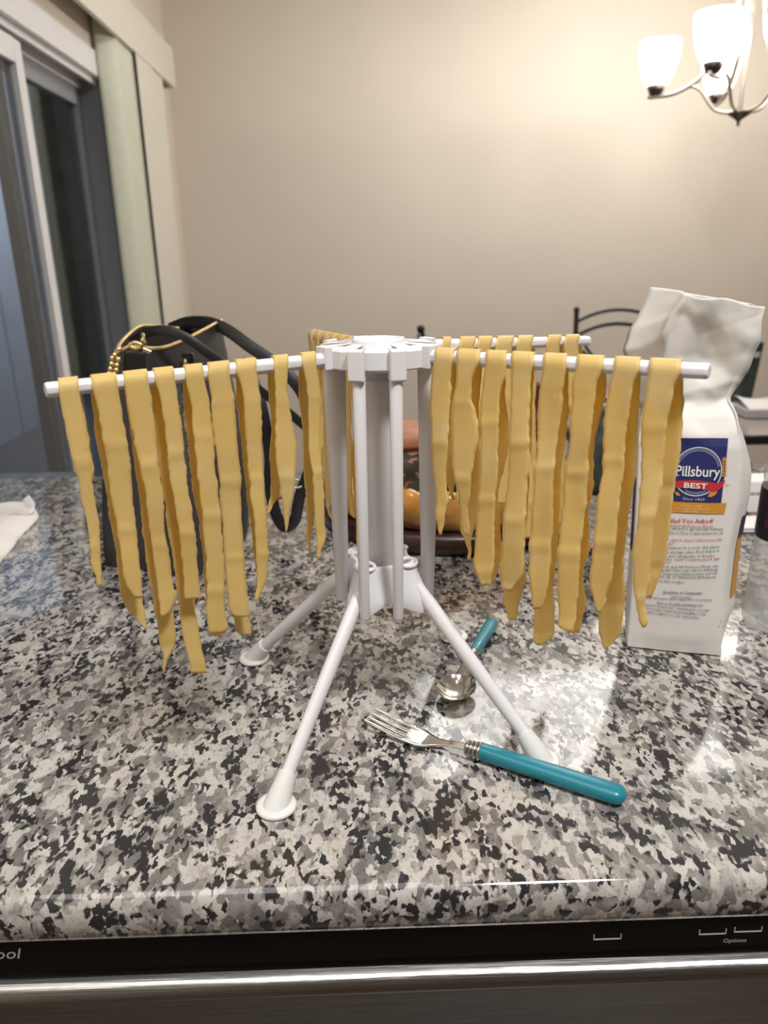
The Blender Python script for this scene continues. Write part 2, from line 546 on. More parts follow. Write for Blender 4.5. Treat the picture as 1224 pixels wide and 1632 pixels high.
# vertical blind: valance over the door and stacked vanes
bl = thing('vertical_blind', (-0.90, 3.4, 0.03), 'cream vertical blind drawn back beside the sliding glass door', 'blind')
v = MB()
v.box((-0.885, 0.6, 2.108), (-0.868, 4.02, 2.275))
v.box((-0.962, 4.003, 2.108), (-0.885, 4.02, 2.275))
v.box((-0.962, 0.6, 2.258), (-0.885, 4.003, 2.275))
v.build('valance', M['valance'], bl, bevel=0.002)
MB().box((-0.945, 0.62, 2.215), (-0.900, 3.99, 2.245)).build('headrail', M['white_trim'], bl)
for k in range(9):
    y = 3.14 + 0.040 * k
    a = math.radians(52 - 2 * k)
    c_, s_ = math.cos(a) * 0.044, math.sin(a) * 0.044
    prof = []
    for t in np.linspace(-1, 1, 7):
        bow = 0.006 * (1 - t * t)
        prof.append((-0.915 + s_ * t + bow * math.cos(a), y + c_ * t - bow * math.sin(a)))
    th = 0.0012
    r0 = [(px_, py_, 0.05) for px_, py_ in prof] + [(px_ - th, py_ + th, 0.05) for px_, py_ in reversed(prof)]
    r1 = [(q[0], q[1], 2.21) for q in r0]
    MB().loft([r0, r1]).build('vane', M['vane'], bl)
for y0, y1, x in ((3.365, 3.61, -0.872), (3.595, 3.80, -0.878)):
    MB().box((x - 0.0015, y0, 0.05), (x, y1, 2.21)).build('vane', M['valance'], bl)

# island under the worktop, worktop
CY0, CY1, CT = 0.406, 1.506, 0.036
for x0, x1, y0, lb in ((-0.93, -0.31, CY0 + 0.06, 'dark base cabinet left of the dishwasher under the granite'), (0.335, 1.86, CY0 + 0.06, 'dark base cabinet right of the dishwasher under the granite'),
                       (-0.305, 0.330, 0.99, 'dark base cabinet behind the dishwasher under the granite')):
    isl = thing('base_cabinet', ((x0 + x1) / 2, y0, 0), lb, 'cabinet')
    MB().box((x0, y0, 0.1), (x1, CY1 - 0.28, ZT - CT - 0.001)).build('body', M['cabinet'], isl, bevel=0.003)
    MB().box((x0 + 0.01, y0 + 0.05, 0.0), (x1 - 0.01, CY1 - 0.32, 0.1)).build('plinth', M['cabinet'], isl)
rg = []
for x in np.linspace(-0.945, 1.9, 30):
    r = 0.007
    q = []
    for (cy, cz, a0) in ((CY0 + r, ZT - CT + 0.004, 180), (CY0 + r, ZT - r, 180), ):
        pass
    pr = [(CY0, ZT - CT + 0.002), (CY0 - 0.001, ZT - 0.020), (CY0, ZT - 0.010), (CY0 + 0.0025, ZT - 0.0045), (CY0 + 0.006, ZT - 0.0012), (CY0 + 0.011, ZT),
          (CY1 - 0.008, ZT), (CY1 - 0.002, ZT - 0.003), (CY1, ZT - 0.010), (CY1, ZT - CT), (CY0 + 0.002, ZT - CT)]
    rg.append([(x, a, b) for a, b in pr])
tag(MB().loft(rg).build('granite_worktop', M['granite']), 'polished black, grey and white speckled granite worktop filling the lower picture', 'countertop')

# dishwasher under the front edge
dw = thing('dishwasher', (0.0, 0.7, 0.0), 'black and stainless dishwasher front under the granite edge', 'dishwasher')
MB().box((-0.29, CY0 + 0.024, 0.09), (0.32, 0.97, ZT - CT - 0.001)).build('tub', M['black_gloss'], dw)
FY = CY0 + 0.006
MB().box((-0.60 + 0.3, FY, 0.831), (0.322, FY + 0.02, ZT - CT - 0.001)).build('control_panel', M['black_gloss'], dw, bevel=0.002)
prof = [(FY + 0.016, 0.8335), (FY - 0.002, 0.8335), (FY - 0.007, 0.8320), (FY - 0.0105, 0.828), (FY - 0.012, 0.823), (FY - 0.011, 0.819), (FY - 0.009, 0.817), (FY - 0.009, 0.10), (FY + 0.016, 0.10)]
MB().loft([[(x, a, b) for a, b in prof] for x in (-0.30, 0.322)]).build('door', M['brushed'], dw)


# ------------------------------------------------------------------ flat print helper
def text_mesh(body, shear=0.0, bold=0.0, res=2):
    cu = bpy.data.curves.new('t', 'FONT')
    cu.body = body
    cu.shear = shear
    cu.offset = bold
    cu.resolution_u = res
    o = bpy.data.objects.new('t', cu)
    COL.objects.link(o)
    bpy.context.view_layer.update()
    me = bpy.data.meshes.new_from_object(o.evaluated_get(bpy.context.evaluated_depsgraph_get()))
    bpy.data.objects.remove(o)
    bpy.data.curves.remove(cu)
    V = np.array([v.co[:2] for v in me.vertices])
    Fc = [tuple(p.vertices) for p in me.polygons]
    bpy.data.meshes.remove(me)
    return V, Fc


def printed(body, xl, xr, fn, height=None, shear=0.0, bold=0.0, res=2):
    """fn(u, v) places a flat point; text spans u in [xl, xr], base line v=0."""
    V, Fc = text_mesh(body, shear, bold, res)
    mn, mx = V[:, 0].min(), V[:, 0].max()
    k = (xr - xl) / (mx - mn)
    kv = k if height is None else height / 0.72
    return MB().add([fn(xl + (a - mn) * k, b * kv) for a, b in V], Fc, False)


def panel_fn(z0):
    return lambda u, v: (u, FY - 0.0004, z0 + v)


a = onY(-62, 1530, FY)[0]; b_ = onY(38, 1530, FY)[0]
zt = onY(20, 1527, FY)[2]
printed('Whirlpool', onY(-95, 1528, FY)[0], b_, panel_fn(zt), shear=0.28, bold=0.004).build('printed_text', M['panel_print'], dw, 'grey italic maker lettering')
z = onY(1168, 1501, FY)[2]
printed('Options', onY(1152, 1501, FY)[0], onY(1189, 1499, FY)[0], panel_fn(z)).build('printed_text', M['panel_print'], dw, 'small grey word on the control panel')
for (x0, x1, y0, y1) in ((946, 989, 1487, 1497), (1114, 1156, 1478, 1489), (1170, 1213, 1475, 1485)):
    A = onY(x0, y1, FY); B = onY(x1, y1 - 1, FY); t = 0.0003
    hgt = 0.0045
    k = MB()
    k.box((A[0], FY - 0.0005, A[2] - t), (B[0], FY, A[2] + t))
    k.box((A[0] - t, FY - 0.0005, A[2] - t), (A[0] + t, FY, A[2] + hgt)); k.box((B[0] - t, FY - 0.0005, A[2] - t), (B[0] + t, FY, A[2] + hgt))
    k.build('button_outline', M['panel_print'], dw)

# ------------------------------------------------------------------ the pasta rack
CX, CYR = 0.0113, 0.638
RC = np.array([CX, CYR, 0.0])
rack = thing('pasta_rack', (CX, CYR, ZT), 'white plastic pasta drying rack with radiating arms standing on the granite', 'rack')
ZH = ZT + 0.346


def pol(r, az, z=0.0):
    t = math.radians(az)
    return np.array([CX + r * math.cos(t), CYR + r * math.sin(t), z])


# central column
prof = [(0.0135, 0.150), (0.0162, 0.152), (0.0160, 0.322), (0.0160, 0.3225), (0.0135, 0.3235), (0.0128, 0.333), (0.0128, 0.338)]
MB().lathe(prof, (CX, CYR, ZT), 32, cap0=True, cap1=True).build('column', M['plastic'], rack)
# hub: slotted disc
NSL = 10
AZ0 = 213.76
ring_o, hub = [], MB()
RH = 0.0505
seg = []
for k in range(NSL):
    a0 = AZ0 + 36 * k
    seg.append((a0 - 7.5, 0.034)); seg.append((a0 - 7.5, RH - 0.003)); seg.append((a0 - 9.0, RH))  # placeholder order fixed below
pts = []
for k in range(NSL):
    a0 = AZ0 + 36 * k
    w = 0.0052
    for (rr, side) in ((RH, -1), (0.031, -1), (0.031, 1), (RH, 1)):
        da = math.degrees(math.asin(w / rr)) * side
        pts.append((rr if rr > 0.04 else rr, a0 + da))
    # rounded-flat facet to the next slot
    pts.append((RH * 1.0, a0 + 18))
rings = []
zb, zt_ = ZH - 0.0105, ZH + 0.0055
for (z, s) in ((zb, 0.985), (zb + 0.001, 1.0), (zt_ - 0.0015, 1.0), (zt_, 0.975)):
    rings.append([pol(r * (s if r > 0.04 else 1), az, z) for r, az in pts])
n = len(pts)
hub.loft(rings, False, False, smooth=False)
# caps: fan of quads towards an inner circle, then discs
for zc, flip in ((zt_, False), (zb, True)):
    outer = rings[-1] if not flip else rings[0]
    inner = [pol(0.024, az, zc + (0.0018 if not flip else 0)) for r, az in pts]
    vv = outer + inner
    ff = [(i, (i + 1) % n, n + (i + 1) % n, n + i) for i in range(n)]
    if flip: ff = [tuple(reversed(q)) for q in ff]
    hub.add(vv, ff, False)
    hub.add(inner, [tuple(range(n)) if not flip else tuple(reversed(range(n)))], False)
hub_o = hub.build('hub', M['plastic'], rack, bevel=.0005)
MB().lathe([(0.022, 0.0068), (0.022, 0.0098), (0.0205, 0.0108), (0.019, 0.0104), (0.0185, 0.0085), (0.004, 0.0085), (0.0005, 0.0085)], (CX, CYR, ZH), 40).build('hub_cap', M['plastic'], hub_o)
MB().lathe([(0.0128, -0.0105), (0.0128, -0.016), (0.019, -0.0165), (0.0215, -0.0105)], (CX, CYR, ZH), 24).build('collar', M['plastic'], hub_o)
# base with four leg sockets
LEG_AZ = (237.3, 325.5, 56.5, 147.0)
base = MB()
nb = 72


def lobe(az):
    return max(0.0, max(math.cos(math.radians(az - q)) for q in LEG_AZ)) ** 9


rr_ = []
for (z, r0, r1) in ((0.121, 0.030, 0.0500), (0.125, 0.0305, 0.0505), (0.131, 0.030, 0.0480), (0.139, 0.028, 0.0425), (0.150, 0.0255, 0.037), (0.1560, 0.0245, 0.0345),
                    (0.1590, 0.0232, 0.0325), (0.1570, 0.0215, 0.0300), (0.150, 0.0170, 0.0175)):
    ring = []
    for k in range(nb):
        az = 360 * k / nb
        l = lobe(az)
        zz = z + (0.001 * l if z > 0.14 else 0.004 * (1 - l) - 0.006 * l if z < 0.128 else 0)
        ring.append(pol(r0 + (r1 - r0) * l, az, ZT + zz))
    rr_.append(ring)
base.loft(rr_, True, False)
base_o = base.build('base', M['plastic'], rack)
for q in LEG_AZ:
    d = pol(1, q) - RC; d[2] = 0
    e = np.array([-d[1], d[0], 0])
    c = pol(0.0285, q, ZT + 0.1585)
    ring = []
    for i in range(24):
        th = 2 * math.pi * i / 24
        ring.append(c + d * 0.0072 * math.cos(th) + e * 0.0092 * math.sin(th) + np.array([0, 0, -0.0012 * math.cos(th)]))
    MB().tube(ring, 0.0018, 8, loop=True).build('socket_rim', M['plastic'], base_o)
# legs and feet
FEET = [onz(440, 1278, ZT + .006), onz(862, 1205, ZT + .006), onz(723, 1009, ZT + .006), onz(405, 1044, ZT + .006)]
for q, ft in zip(LEG_AZ, FEET):
    d = ft - RC; d[2] = 0
    rr = np.linalg.norm(d); d /= rr
    top = RC + d * 0.038 + np.array([0, 0, ZT + 0.137])
    bot = np.array([ft[0], ft[1], ZT + 0.012]) - d * 0.006
    mid = top + (bot - top) * 0.12
    lg = MB().tube([top, mid, top + (bot - top) * .5, bot], [0.0058, 0.0062, 0.0060, 0.0054], 12, flat=1.12).build('leg', M['plastic'], rack)
    fm = MB()
    up = (top - bot) / np.linalg.norm(top - bot)
    c0 = np.array([ft[0], ft[1], ZT])
    fm.lathe([(0.001, 0.0002), (0.0150, 0.0002), (0.0165, 0.0016), (0.0166, 0.0030), (0.0152, 0.0046), (0.0125, 0.0048), (0.0105, 0.0050)], c0, 32)
    e = np.array([-d[1], d[0], 0])
    axis0 = c0 + np.array([0, 0, 0.004])
    rings = []
    for t, ra, rb in ((0, .0120, .0108), (.3, .0108, .0098), (.65, .0090, .0085), (1.0, .0076, .0076)):
        cc = axis0 * (1 - t) + (bot + up * 0.016) * t
        nrm = np.array([0, 0, 1.0]) * (1 - t) + up * t
        nrm /= np.linalg.norm(nrm)
        u2 = np.cross(e, nrm)
        rings.append([cc + u2 * ra * math.cos(th) + e * rb * math.sin(th) for th in np.linspace(0, 2 * math.pi, 20, endpoint=False)])
    fm.loft(rings, False, True)
    fm.build('foot', M['foot_plastic'], lg, 'milky white cup foot')


# arms: four raised to carry pasta, six folded down
class Arm:
    pass


def rod(root, tip, r0, r1, n=8, flat=1.0, up=(0, 0, 1)):
    root, tip = np.array(root), np.array(tip)
    u = (tip - root) / np.linalg.norm(tip - root)
    L = np.linalg.norm(tip - root)
    P = [root, root + u * (L - .0012), tip]
    return MB().tube(P, [r0, r1, r1 * .86], n, flat=flat, up=up, phase=math.pi / n)


ARMS = {}
for key, az, p0, p1 in (('L', 213.76, (523, 573), (72, 622)), ('R', 321.76, (690, 569), (1131, 592)), ('B', 33.76, (700, 551), (937, 543)), ('K', 105.76, None, None)):
    d = pol(1, az) - RC; d[2] = 0
    nrm = np.array([-d[1], d[0], 0])
    if nrm[1] > 0 and key != 'K': nrm = -nrm
    if key == 'K': nrm = np.array([-abs(nrm[0]), 0, 0]) if False else np.array([-d[1], d[0], 0])
    A = Arm(); A.d, A.n = d, nrm
    if p0:
        a, b = onp(*p0, RC, nrm), onp(*p1, RC, nrm)
        ra, rb = (a - RC) @ d, (b - RC) @ d
        A.r0, A.r1, A.z0, A.z1 = 0.046, rb, a[2] + (a[2] - b[2]) * (ra - 0.046) / (rb - ra), b[2]
    else:
        A.r0, A.r1, A.z0, A.z1 = 0.046, 0.266, ZT + 0.3445, ZT + 0.336
    A.rad = lambda s, A=A: 0.0066 + (0.0056 - 0.0066) * (s - A.r0) / (A.r1 - A.r0)
    A.z = lambda s, A=A: A.z0 + (A.z1 - A.z0) * (s - A.r0) / (A.r1 - A.r0)
    ARMS[key] = A
    R0 = RC + d * A.r0 + np.array([0, 0, A.z0]); R1 = RC + d * A.r1 + np.array([0, 0, A.z1])
    am = rod(R0, R1, 0.0066, 0.0056, 8, 0.95)
    # pivot block that sits in the hub slot
    e = np.array([-d[1], d[0], 0])
    w = 0.0047
    for r_a, r_b, zl, zh, ww in ((0.033, 0.0535, -0.009, 0.0062, w), (0.0495, 0.0565, -0.0105, 0.0075, 0.0075)):
        ring = lambda rr: [RC + d * rr + e * (ww * s) + np.array([0, 0, ZH + zz]) for s, zz in ((-1, zl), (1, zl), (1, zh), (-1, zh))]
        am.loft([ring(r_a), ring(r_b)], smooth=False)
    am.build('arm', M['plastic'], rack, 'white arm raised level under hanging pasta', bevel=.0006)

ZBOT = ZT + 0.118
FOLD = [(pol(0.048, 249.8), 249.8, 0), (pol(0.048, 285.8), 285.8, 0), (np.array([CX - 0.0375, CYR - 0.004, 0]), 177.8, 1), (np.array([CX + 0.0425, CYR - 0.004, 0]), 357.8, 1),
        (pol(0.046, 69.76), 69.76, 0), (pol(0.046, 141.76), 141.76, 0)]
for P, az, side in FOLD:
    d = pol(1, az) - RC; d[2] = 0
    e = np.array([-d[1], d[0], 0])
    top = np.array([P[0], P[1], ZH - 0.013]); bot = np.array([P[0], P[1], ZBOT])
    if side:
        am = MB()
        rings = []
        for z, a, b in ((ZH - 0.008, 0.0105, 0.0060), (ZH - 0.02, 0.0100, 0.0060), (ZBOT + .001, 0.0060, 0.0052), (ZBOT, 0.0052, 0.0045)):
            c = np.array([P[0], P[1], z])
            rings.append([c + d * (a * math.cos(t)) + e * (b * math.sin(t)) for t in np.linspace(0, 2 * math.pi, 10, endpoint=False) + math.pi / 10])
        am.loft(list(reversed(rings)))
    else:
        am = MB().tube([bot, bot + np.array([0, 0, .001]), top], [0.0042, 0.0047, 0.0056], 12)
        ring = lambda rr, zl, zh, ww: [RC + d * rr + e * (ww * s) + np.array([0, 0, ZH + zz]) for s, zz in ((-1, zl), (1, zl), (1, zh), (-1, zh))]
        am.loft([ring(0.0500, -0.0175, 0.0065, 0.0060), ring(0.0508, -0.0182, 0.0072, 0.0068), ring(0.0550, -0.0182, 0.0068, 0.0068), ring(0.0562, -0.0170, 0.0054, 0.0060)], smooth=False)
        am.loft([ring(0.033, -0.009, -0.003, 0.0036), ring(0.0505, -0.012, -0.001, 0.0036)], smooth=False)
        am.loft([ring(0.0435, -0.0175, -0.012, 0.0055), ring(0.0545, -0.0175, -0.012, 0.0055)], smooth=False)
    am.build('arm', M['plastic'], rack, 'white arm folded down beside the column', bevel=0 if side else .0007)

# ------------------------------------------------------------------ pasta strips
STRIPS = {
'L1':([(607.1,91.4,123.7),(630.6,95.3,127.6),(658.0,100.2,132.9),(685.5,105.5,137.5),(716.9,112.0,143.3),(744.3,118.8,146.3),(767.8,125.7,148.2),(795.3,131.0,151.8),(819.6,136.3,155.9),(835.3,140.2,159.4),(858.8,143.5,160.4),(886.3,145.7,161.2),(902.0,145.9,161.0),(906.9,149.0,162.4),(917.6,153.3,162.7),(927.5,154.3,162.4),(935.3,155.9,162.0)],
[(607.1,93.7,125.7),(630.6,98.2,129.0),(658.0,103.5,134.1),(685.5,109.0,139.4),(716.9,115.9,144.3),(744.3,122.7,148.2),(756.1,127.6,148.8),(762.0,128.6,148.6)]),
'L2':([(599.2,144.7,185.5),(624.7,152.2,190.4),(658.0,158.0,195.3),(685.5,162.0,200.2),(716.9,166.9,205.1),(748.2,173.3,210.0),(775.7,176.1,211.4),(795.3,178.2,212.4),(829.4,185.9,216.3),(858.8,190.2,219.6),(888.2,194.1,221.6),(903.9,196.1,223.1),(917.6,196.1,224.9),(933.3,202.0,226.5),(945.1,208.8,227.1),(952.5,215.7,226.5)],
[(599.2,143.9,181.6),(626.7,144.7,185.5),(658.0,149.2,189.4),(685.5,151.2,193.3),(707.1,154.1,197.3),(736.5,161.0,201.2),(765.9,165.9,205.1),(795.3,170.8,207.1),(839.2,176.9,215.7),(874.5,185.3,219.6),(907.8,187.6,223.9),(937.3,191.2,226.5),(956.9,195.1,228.0),(968.6,201.0,229.4),(988.2,217.6,232.4),(1002.9,232.4,234.7)]),
'L3':([(593.3,196.3,234.5),(616.9,198.2,239.4),(638.4,202.2,242.4),(669.8,208.0,246.3),(697.3,212.9,249.2),(720.8,217.8,250.2),(748.2,223.7,253.1),(775.7,229.6,258.0),(795.3,233.5,261.2),(839.2,238.2,261.8),(874.5,244.1,267.6),(902.0,248.0,271.6),(921.6,250.0,273.5),(941.2,252.0,279.4),(956.9,254.5,279.4),(968.6,255.9,275.1),(976.5,256.5,268.6),(983.3,256.7,259.8)],
[(593.3,195.3,233.5),(622.7,198.2,234.5),(654.1,202.2,238.4),(685.5,206.1,242.4),(716.9,211.0,245.3),(756.1,216.9,248.2),(795.3,223.7,253.1),(835.3,226.5,260.8),(868.6,231.0,266.7),(898.0,233.7,271.6),(917.6,236.7,273.5),(947.1,242.7,274.5),(976.5,247.5,275.1),(996.1,251.0,278.8),(1015.7,253.9,280.0),(1029.4,256.3,280.8),(1039.2,260.4,274.5),(1049.0,262.4,267.3),(1060.8,261.6,264.7),(1071.6,260.4,262.4)]),
'L4':([(588.4,245.3,276.7),(611.0,251.2,282.5),(638.4,257.1,283.5),(669.8,261.0,287.5),(697.3,264.9,291.4),(726.7,267.8,293.3),(748.2,269.4,296.3),(775.7,272.7,298.2),(800.0,278.0,302.9),(829.4,281.4,306.9),(847.1,285.3,310.8),(878.4,289.2,313.7),(902.0,293.1,316.7),(925.5,294.5,318.0),(945.1,295.7,320.6),(955.9,296.1,323.5)],
[(588.4,242.4,273.7),(618.8,240.4,271.8),(648.2,244.3,275.7),(677.6,248.2,279.6),(709.0,250.2,283.5),(736.5,253.1,285.5),(765.9,257.1,291.4),(791.4,262.0,295.3),(800.0,263.1,296.1),(829.4,265.7,300.0),(858.8,269.6,303.9),(888.2,275.5,305.9),(917.6,280.0,307.8),(956.9,284.7,310.2),(976.5,286.7,312.2),(996.1,289.8,315.7),(1015.7,292.5,318.6),(1035.3,296.1,321.6),(1054.9,302.0,326.5),(1071.2,304.9,329.4)]),
'L5':([(582.5,293.8,322.5),(610.1,300.2,327.8),(642.0,304.4,334.2),(675.9,306.6,337.8),(697.2,308.7,339.5),(726.9,311.9,340.5),(752.4,314.0,342.0),(784.3,316.5,344.8),(780.0,317.2,346.9),(801.2,319.9,348.4),(833.1,323.5,352.2),(865.0,326.3,355.4),(896.8,328.4,358.2),(928.7,329.3,357.5),(960.5,329.3,356.9),(983.9,329.9,359.7),(998.8,331.0,362.8),(1005.1,331.6,359.0),(1008.3,332.0,353.3)],
[(582.5,291.7,320.4),(614.3,292.1,322.5),(658.9,293.2,328.9),(692.9,297.0,333.1),(731.2,302.3,337.3),(773.6,306.6,341.6),(780.0,307.6,343.7),(822.5,315.0,348.0),(865.0,320.4,352.2),(896.8,323.5,355.4),(928.7,325.7,356.5),(971.2,328.9,357.5),(1003.0,334.2,358.2),(1013.6,340.5,352.2)]),
'L6':([(578.2,329.9,363.9),(608.0,334.2,368.1),(635.6,337.3,373.5),(667.4,338.4,374.5),(697.2,340.5,376.6),(720.5,344.8,378.8),(752.4,349.0,383.0),(784.3,350.1,383.4),(780.0,351.2,383.4),(822.5,354.3,384.7),(865.0,357.5,387.3),(907.4,359.7,389.4),(945.7,363.5,392.6),(971.2,365.6,396.4),(977.5,368.1,397.5),(982.8,375.6,398.1)],
[(578.2,331.0,365.0),(646.2,338.4,373.5),(752.4,350.1,382.0),(780.0,353.3,382.0),(865.0,360.7,386.2),(949.9,367.1,394.7),(983.9,372.4,398.5),(1000.9,374.5,399.4),(1007.3,377.7,399.6),(1011.1,384.1,399.8)]),
'L7':([(575.0,375.6,407.4),(599.5,382.0,410.0),(625.0,387.3,413.4),(667.4,390.5,417.0),(699.3,392.1,418.1),(731.2,395.8,418.5),(752.4,396.8,420.2),(784.3,398.9,421.9),(780.0,400.0,422.7),(822.5,404.3,424.4),(865.0,407.4,425.5),(884.1,407.9,428.0),(894.7,408.5,426.6),(911.7,409.6,425.5),(924.4,410.6,424.4),(937.2,409.6,419.1),(949.9,406.4,412.8),(957.4,405.7,409.1)],
[(575.0,373.5,405.3),(603.7,376.0,407.4),(646.2,378.1,409.6),(678.1,383.0,411.7),(720.5,387.3,415.9),(752.4,388.8,417.0),(784.3,392.6,418.1),(780.0,392.6,418.1),(822.5,397.5,420.2),(860.7,402.1,422.3),(898.9,407.0,424.4),(909.6,408.7,423.6)]),
'L8':([(567.6,436.1,457.4),(580.4,438.9,453.1),(595.2,439.3,452.0),(625.0,439.3,456.3),(650.5,439.7,461.6),(678.1,439.3,466.9),(705.7,438.2,471.6),(726.9,439.7,471.6),(748.2,441.4,470.1),(769.4,444.6,469.0),(790.6,446.7,466.9),(780.0,446.7,466.9),(792.7,448.9,465.2),(801.2,449.9,463.7),(816.1,452.5,461.2),(835.2,455.2,460.5),(848.0,456.5,458.0)],
[(567.6,431.9,458.4),(595.2,426.6,449.9),(629.2,428.7,452.0),(658.9,431.9,456.3),(684.4,433.4,460.5),(705.7,431.2,462.7),(731.2,430.8,460.5),(763.0,433.4,454.2),(790.6,431.9,446.7),(780.0,432.1,444.6),(801.2,428.7,437.2),(811.9,426.6,431.9),(820.4,425.1,427.0)]),
'L9':([(561.2,480.7,502.0),(582.5,486.0,505.1),(614.3,489.2,509.4),(646.2,492.4,511.9),(675.9,493.0,511.5),(705.7,493.0,510.5),(731.2,494.1,511.5),(752.4,496.7,511.9),(773.6,498.8,513.2),(780.0,498.8,514.7),(811.9,500.9,516.2),(833.1,502.0,516.8),(854.3,504.1,519.6),(862.8,505.1,515.8),(873.5,504.7,511.1),(890.5,504.7,507.3)],
[(561.2,476.5,500.9),(595.2,476.5,503.0),(635.6,477.5,513.6),(678.1,481.8,515.3),(705.7,482.4,514.9),(731.2,482.2,510.5),(773.6,485.0,505.1),(780.0,486.0,500.9),(811.9,487.7,500.9),(835.2,489.2,498.8),(854.3,489.2,495.6),(869.2,491.3,495.6),(878.8,493.5,495.4)]),
'R1':([(556.3,694.5,722.9),(571.0,691.6,721.0),(586.7,689.6,719.0),(608.2,687.6,718.0),(629.8,686.1,719.0),(657.3,685.7,716.7),(676.9,688.6,716.7),(696.5,689.6,716.1),(716.1,690.2,715.1),(735.7,690.6,712.2),(755.3,691.6,711.2),(775.7,694.5,711.6),(789.4,695.5,714.1),(795.3,695.5,716.1),(809.0,695.9,712.2),(824.7,696.5,710.2),(838.4,699.4,708.2),(851.2,702.4,704.9)],
[(556.3,697.5,728.8),(584.7,699.4,727.8),(618.0,699.4,726.9),(637.6,697.5,722.5),(676.9,697.5,721.0),(716.1,699.4,719.0),(745.5,703.3,721.0),(760.0,707.3,726.9),(771.8,712.2,723.3),(787.5,716.1,720.6),(796.3,720.6,724.9)]),
'R2':([(559.2,728.2,765.1),(574.9,728.4,758.2),(598.4,727.8,753.3),(618.0,726.9,751.4),(637.6,722.0,752.0),(653.3,719.0,757.3),(672.9,719.0,762.2),(688.6,720.0,766.1),(706.3,719.4,763.1),(725.9,721.4,756.3),(745.5,721.0,754.7),(760.0,725.9,752.0),(771.8,727.3,751.4),(789.4,732.4,749.4),(809.0,733.1,744.5),(818.8,733.7,744.5),(838.4,734.7,746.5),(846.3,737.6,746.7),(853.7,742.9,746.5)],
[(559.2,734.7,768.0),(586.7,736.7,768.0),(618.0,734.7,765.1),(645.5,734.7,762.2),(657.3,736.7,760.6),(688.6,734.7,766.1),(706.3,734.7,763.1),(725.9,736.7,767.1),(755.3,734.7,766.1),(760.0,732.7,764.1),(799.2,732.7,763.7),(824.7,733.7,762.2),(848.2,735.7,754.3),(862.0,742.5,750.8),(877.6,746.5,750.8),(891.4,744.5,748.8)]),
'R3':([(561.2,775.9,807.3),(578.8,772.9,804.3),(598.4,771.0,805.3),(618.0,769.0,798.4),(637.6,766.5,795.5),(667.1,766.5,795.5),(688.6,767.3,795.1),(716.1,767.6,794.5),(755.3,766.5,794.5),(760.0,766.1,793.5),(789.4,763.7,790.6),(818.8,762.2,788.6),(838.4,759.2,787.6),(862.0,757.3,787.6),(885.5,756.3,788.6),(900.2,755.3,787.6),(912.9,761.2,785.7),(926.7,765.5,783.3),(932.5,770.0,781.8)],
[(561.2,777.8,809.2),(588.6,779.8,805.3),(608.2,779.8,805.3),(637.6,779.8,804.3),(657.3,779.8,807.3),(682.7,779.8,809.2),(706.3,781.8,810.2),(735.7,779.8,805.3),(755.3,779.8,801.0),(760.0,775.9,797.5),(789.4,775.9,792.5),(818.8,775.9,795.5),(848.2,775.9,796.5),(877.6,775.9,799.0),(889.4,775.9,799.4),(901.2,773.9,794.5),(916.9,773.9,789.6),(932.5,776.9,782.7)]),
'R4':([(563.1,816.1,851.4),(576.9,811.2,847.5),(594.5,815.1,845.5),(618.0,815.1,844.5),(647.5,814.1,844.5),(672.9,814.1,843.5),(692.5,813.1,844.5),(716.1,812.2,844.5),(755.3,811.4,844.1),(760.0,809.6,840.2),(789.4,806.9,839.6),(818.8,804.3,838.6),(842.4,803.3,837.6),(862.0,801.0,836.7),(885.5,799.4,835.7),(901.2,795.5,834.7),(914.9,793.9,833.7),(926.7,797.5,826.9),(936.5,797.1,816.1),(942.4,807.3,815.1)],
[(563.1,819.0,853.3),(598.4,822.9,850.4),(637.6,822.9,847.5),(672.9,824.9,847.5),(716.1,824.9,845.5),(755.3,822.9,844.1),(760.0,819.0,843.5),(818.8,819.0,839.0),(854.1,819.0,837.1),(881.6,819.0,836.7),(901.2,815.1,838.6),(922.7,811.2,839.8),(936.5,807.3,834.7),(948.2,803.7,831.8),(957.1,801.8,829.2),(965.9,806.3,826.9),(975.7,810.2,824.9),(987.5,812.2,823.3)]),
'R5':([(566.1,867.1,903.3),(584.7,864.1,899.0),(608.2,861.2,898.4),(629.8,859.2,895.5),(657.3,856.3,893.5),(676.9,855.3,889.6),(706.3,854.7,886.7),(755.3,852.7,883.7),(760.0,853.3,883.7),(789.4,850.4,880.8),(818.8,847.5,880.8),(848.2,845.5,880.8),(867.8,843.5,878.8),(887.5,843.9,877.8),(907.1,843.5,876.9),(926.7,844.5,874.9),(946.3,847.5,872.0),(962.0,849.4,868.0),(969.8,852.4,862.2)],
[(566.1,870.0,905.3),(598.4,873.9,906.3),(637.6,873.9,905.3),(667.1,872.0,904.3),(696.5,870.0,900.4),(735.7,866.1,895.5),(755.3,866.1,893.9),(760.0,866.1,893.5),(809.0,864.1,892.5),(848.2,864.1,890.6),(877.6,862.2,887.6),(907.1,861.2,883.7),(926.7,860.2,881.8),(942.4,859.2,880.2),(956.1,854.3,881.8),(975.7,852.4,882.7),(995.3,850.4,883.3),(1011.0,849.4,882.7),(1020.8,850.0,873.9),(1027.6,857.3,864.1)]),
'R6':([(567.6,921.0,962.4),(582.5,915.7,956.0),(608.0,911.4,951.8),(635.6,910.4,947.5),(667.4,908.2,943.3),(699.3,908.2,940.1),(720.5,905.0,936.9),(741.8,900.8,936.9),(773.6,897.2,934.8),(780.0,896.7,935.0),(801.2,896.1,932.8),(822.5,893.5,930.7),(843.7,891.4,928.6),(869.2,889.3,925.4),(896.8,888.2,923.3),(918.1,888.7,921.2),(939.3,888.2,921.2),(960.5,888.9,919.0),(981.8,890.4,918.0),(994.5,888.2,916.9),(1003.0,896.7,915.8),(1007.3,908.4,914.8)],
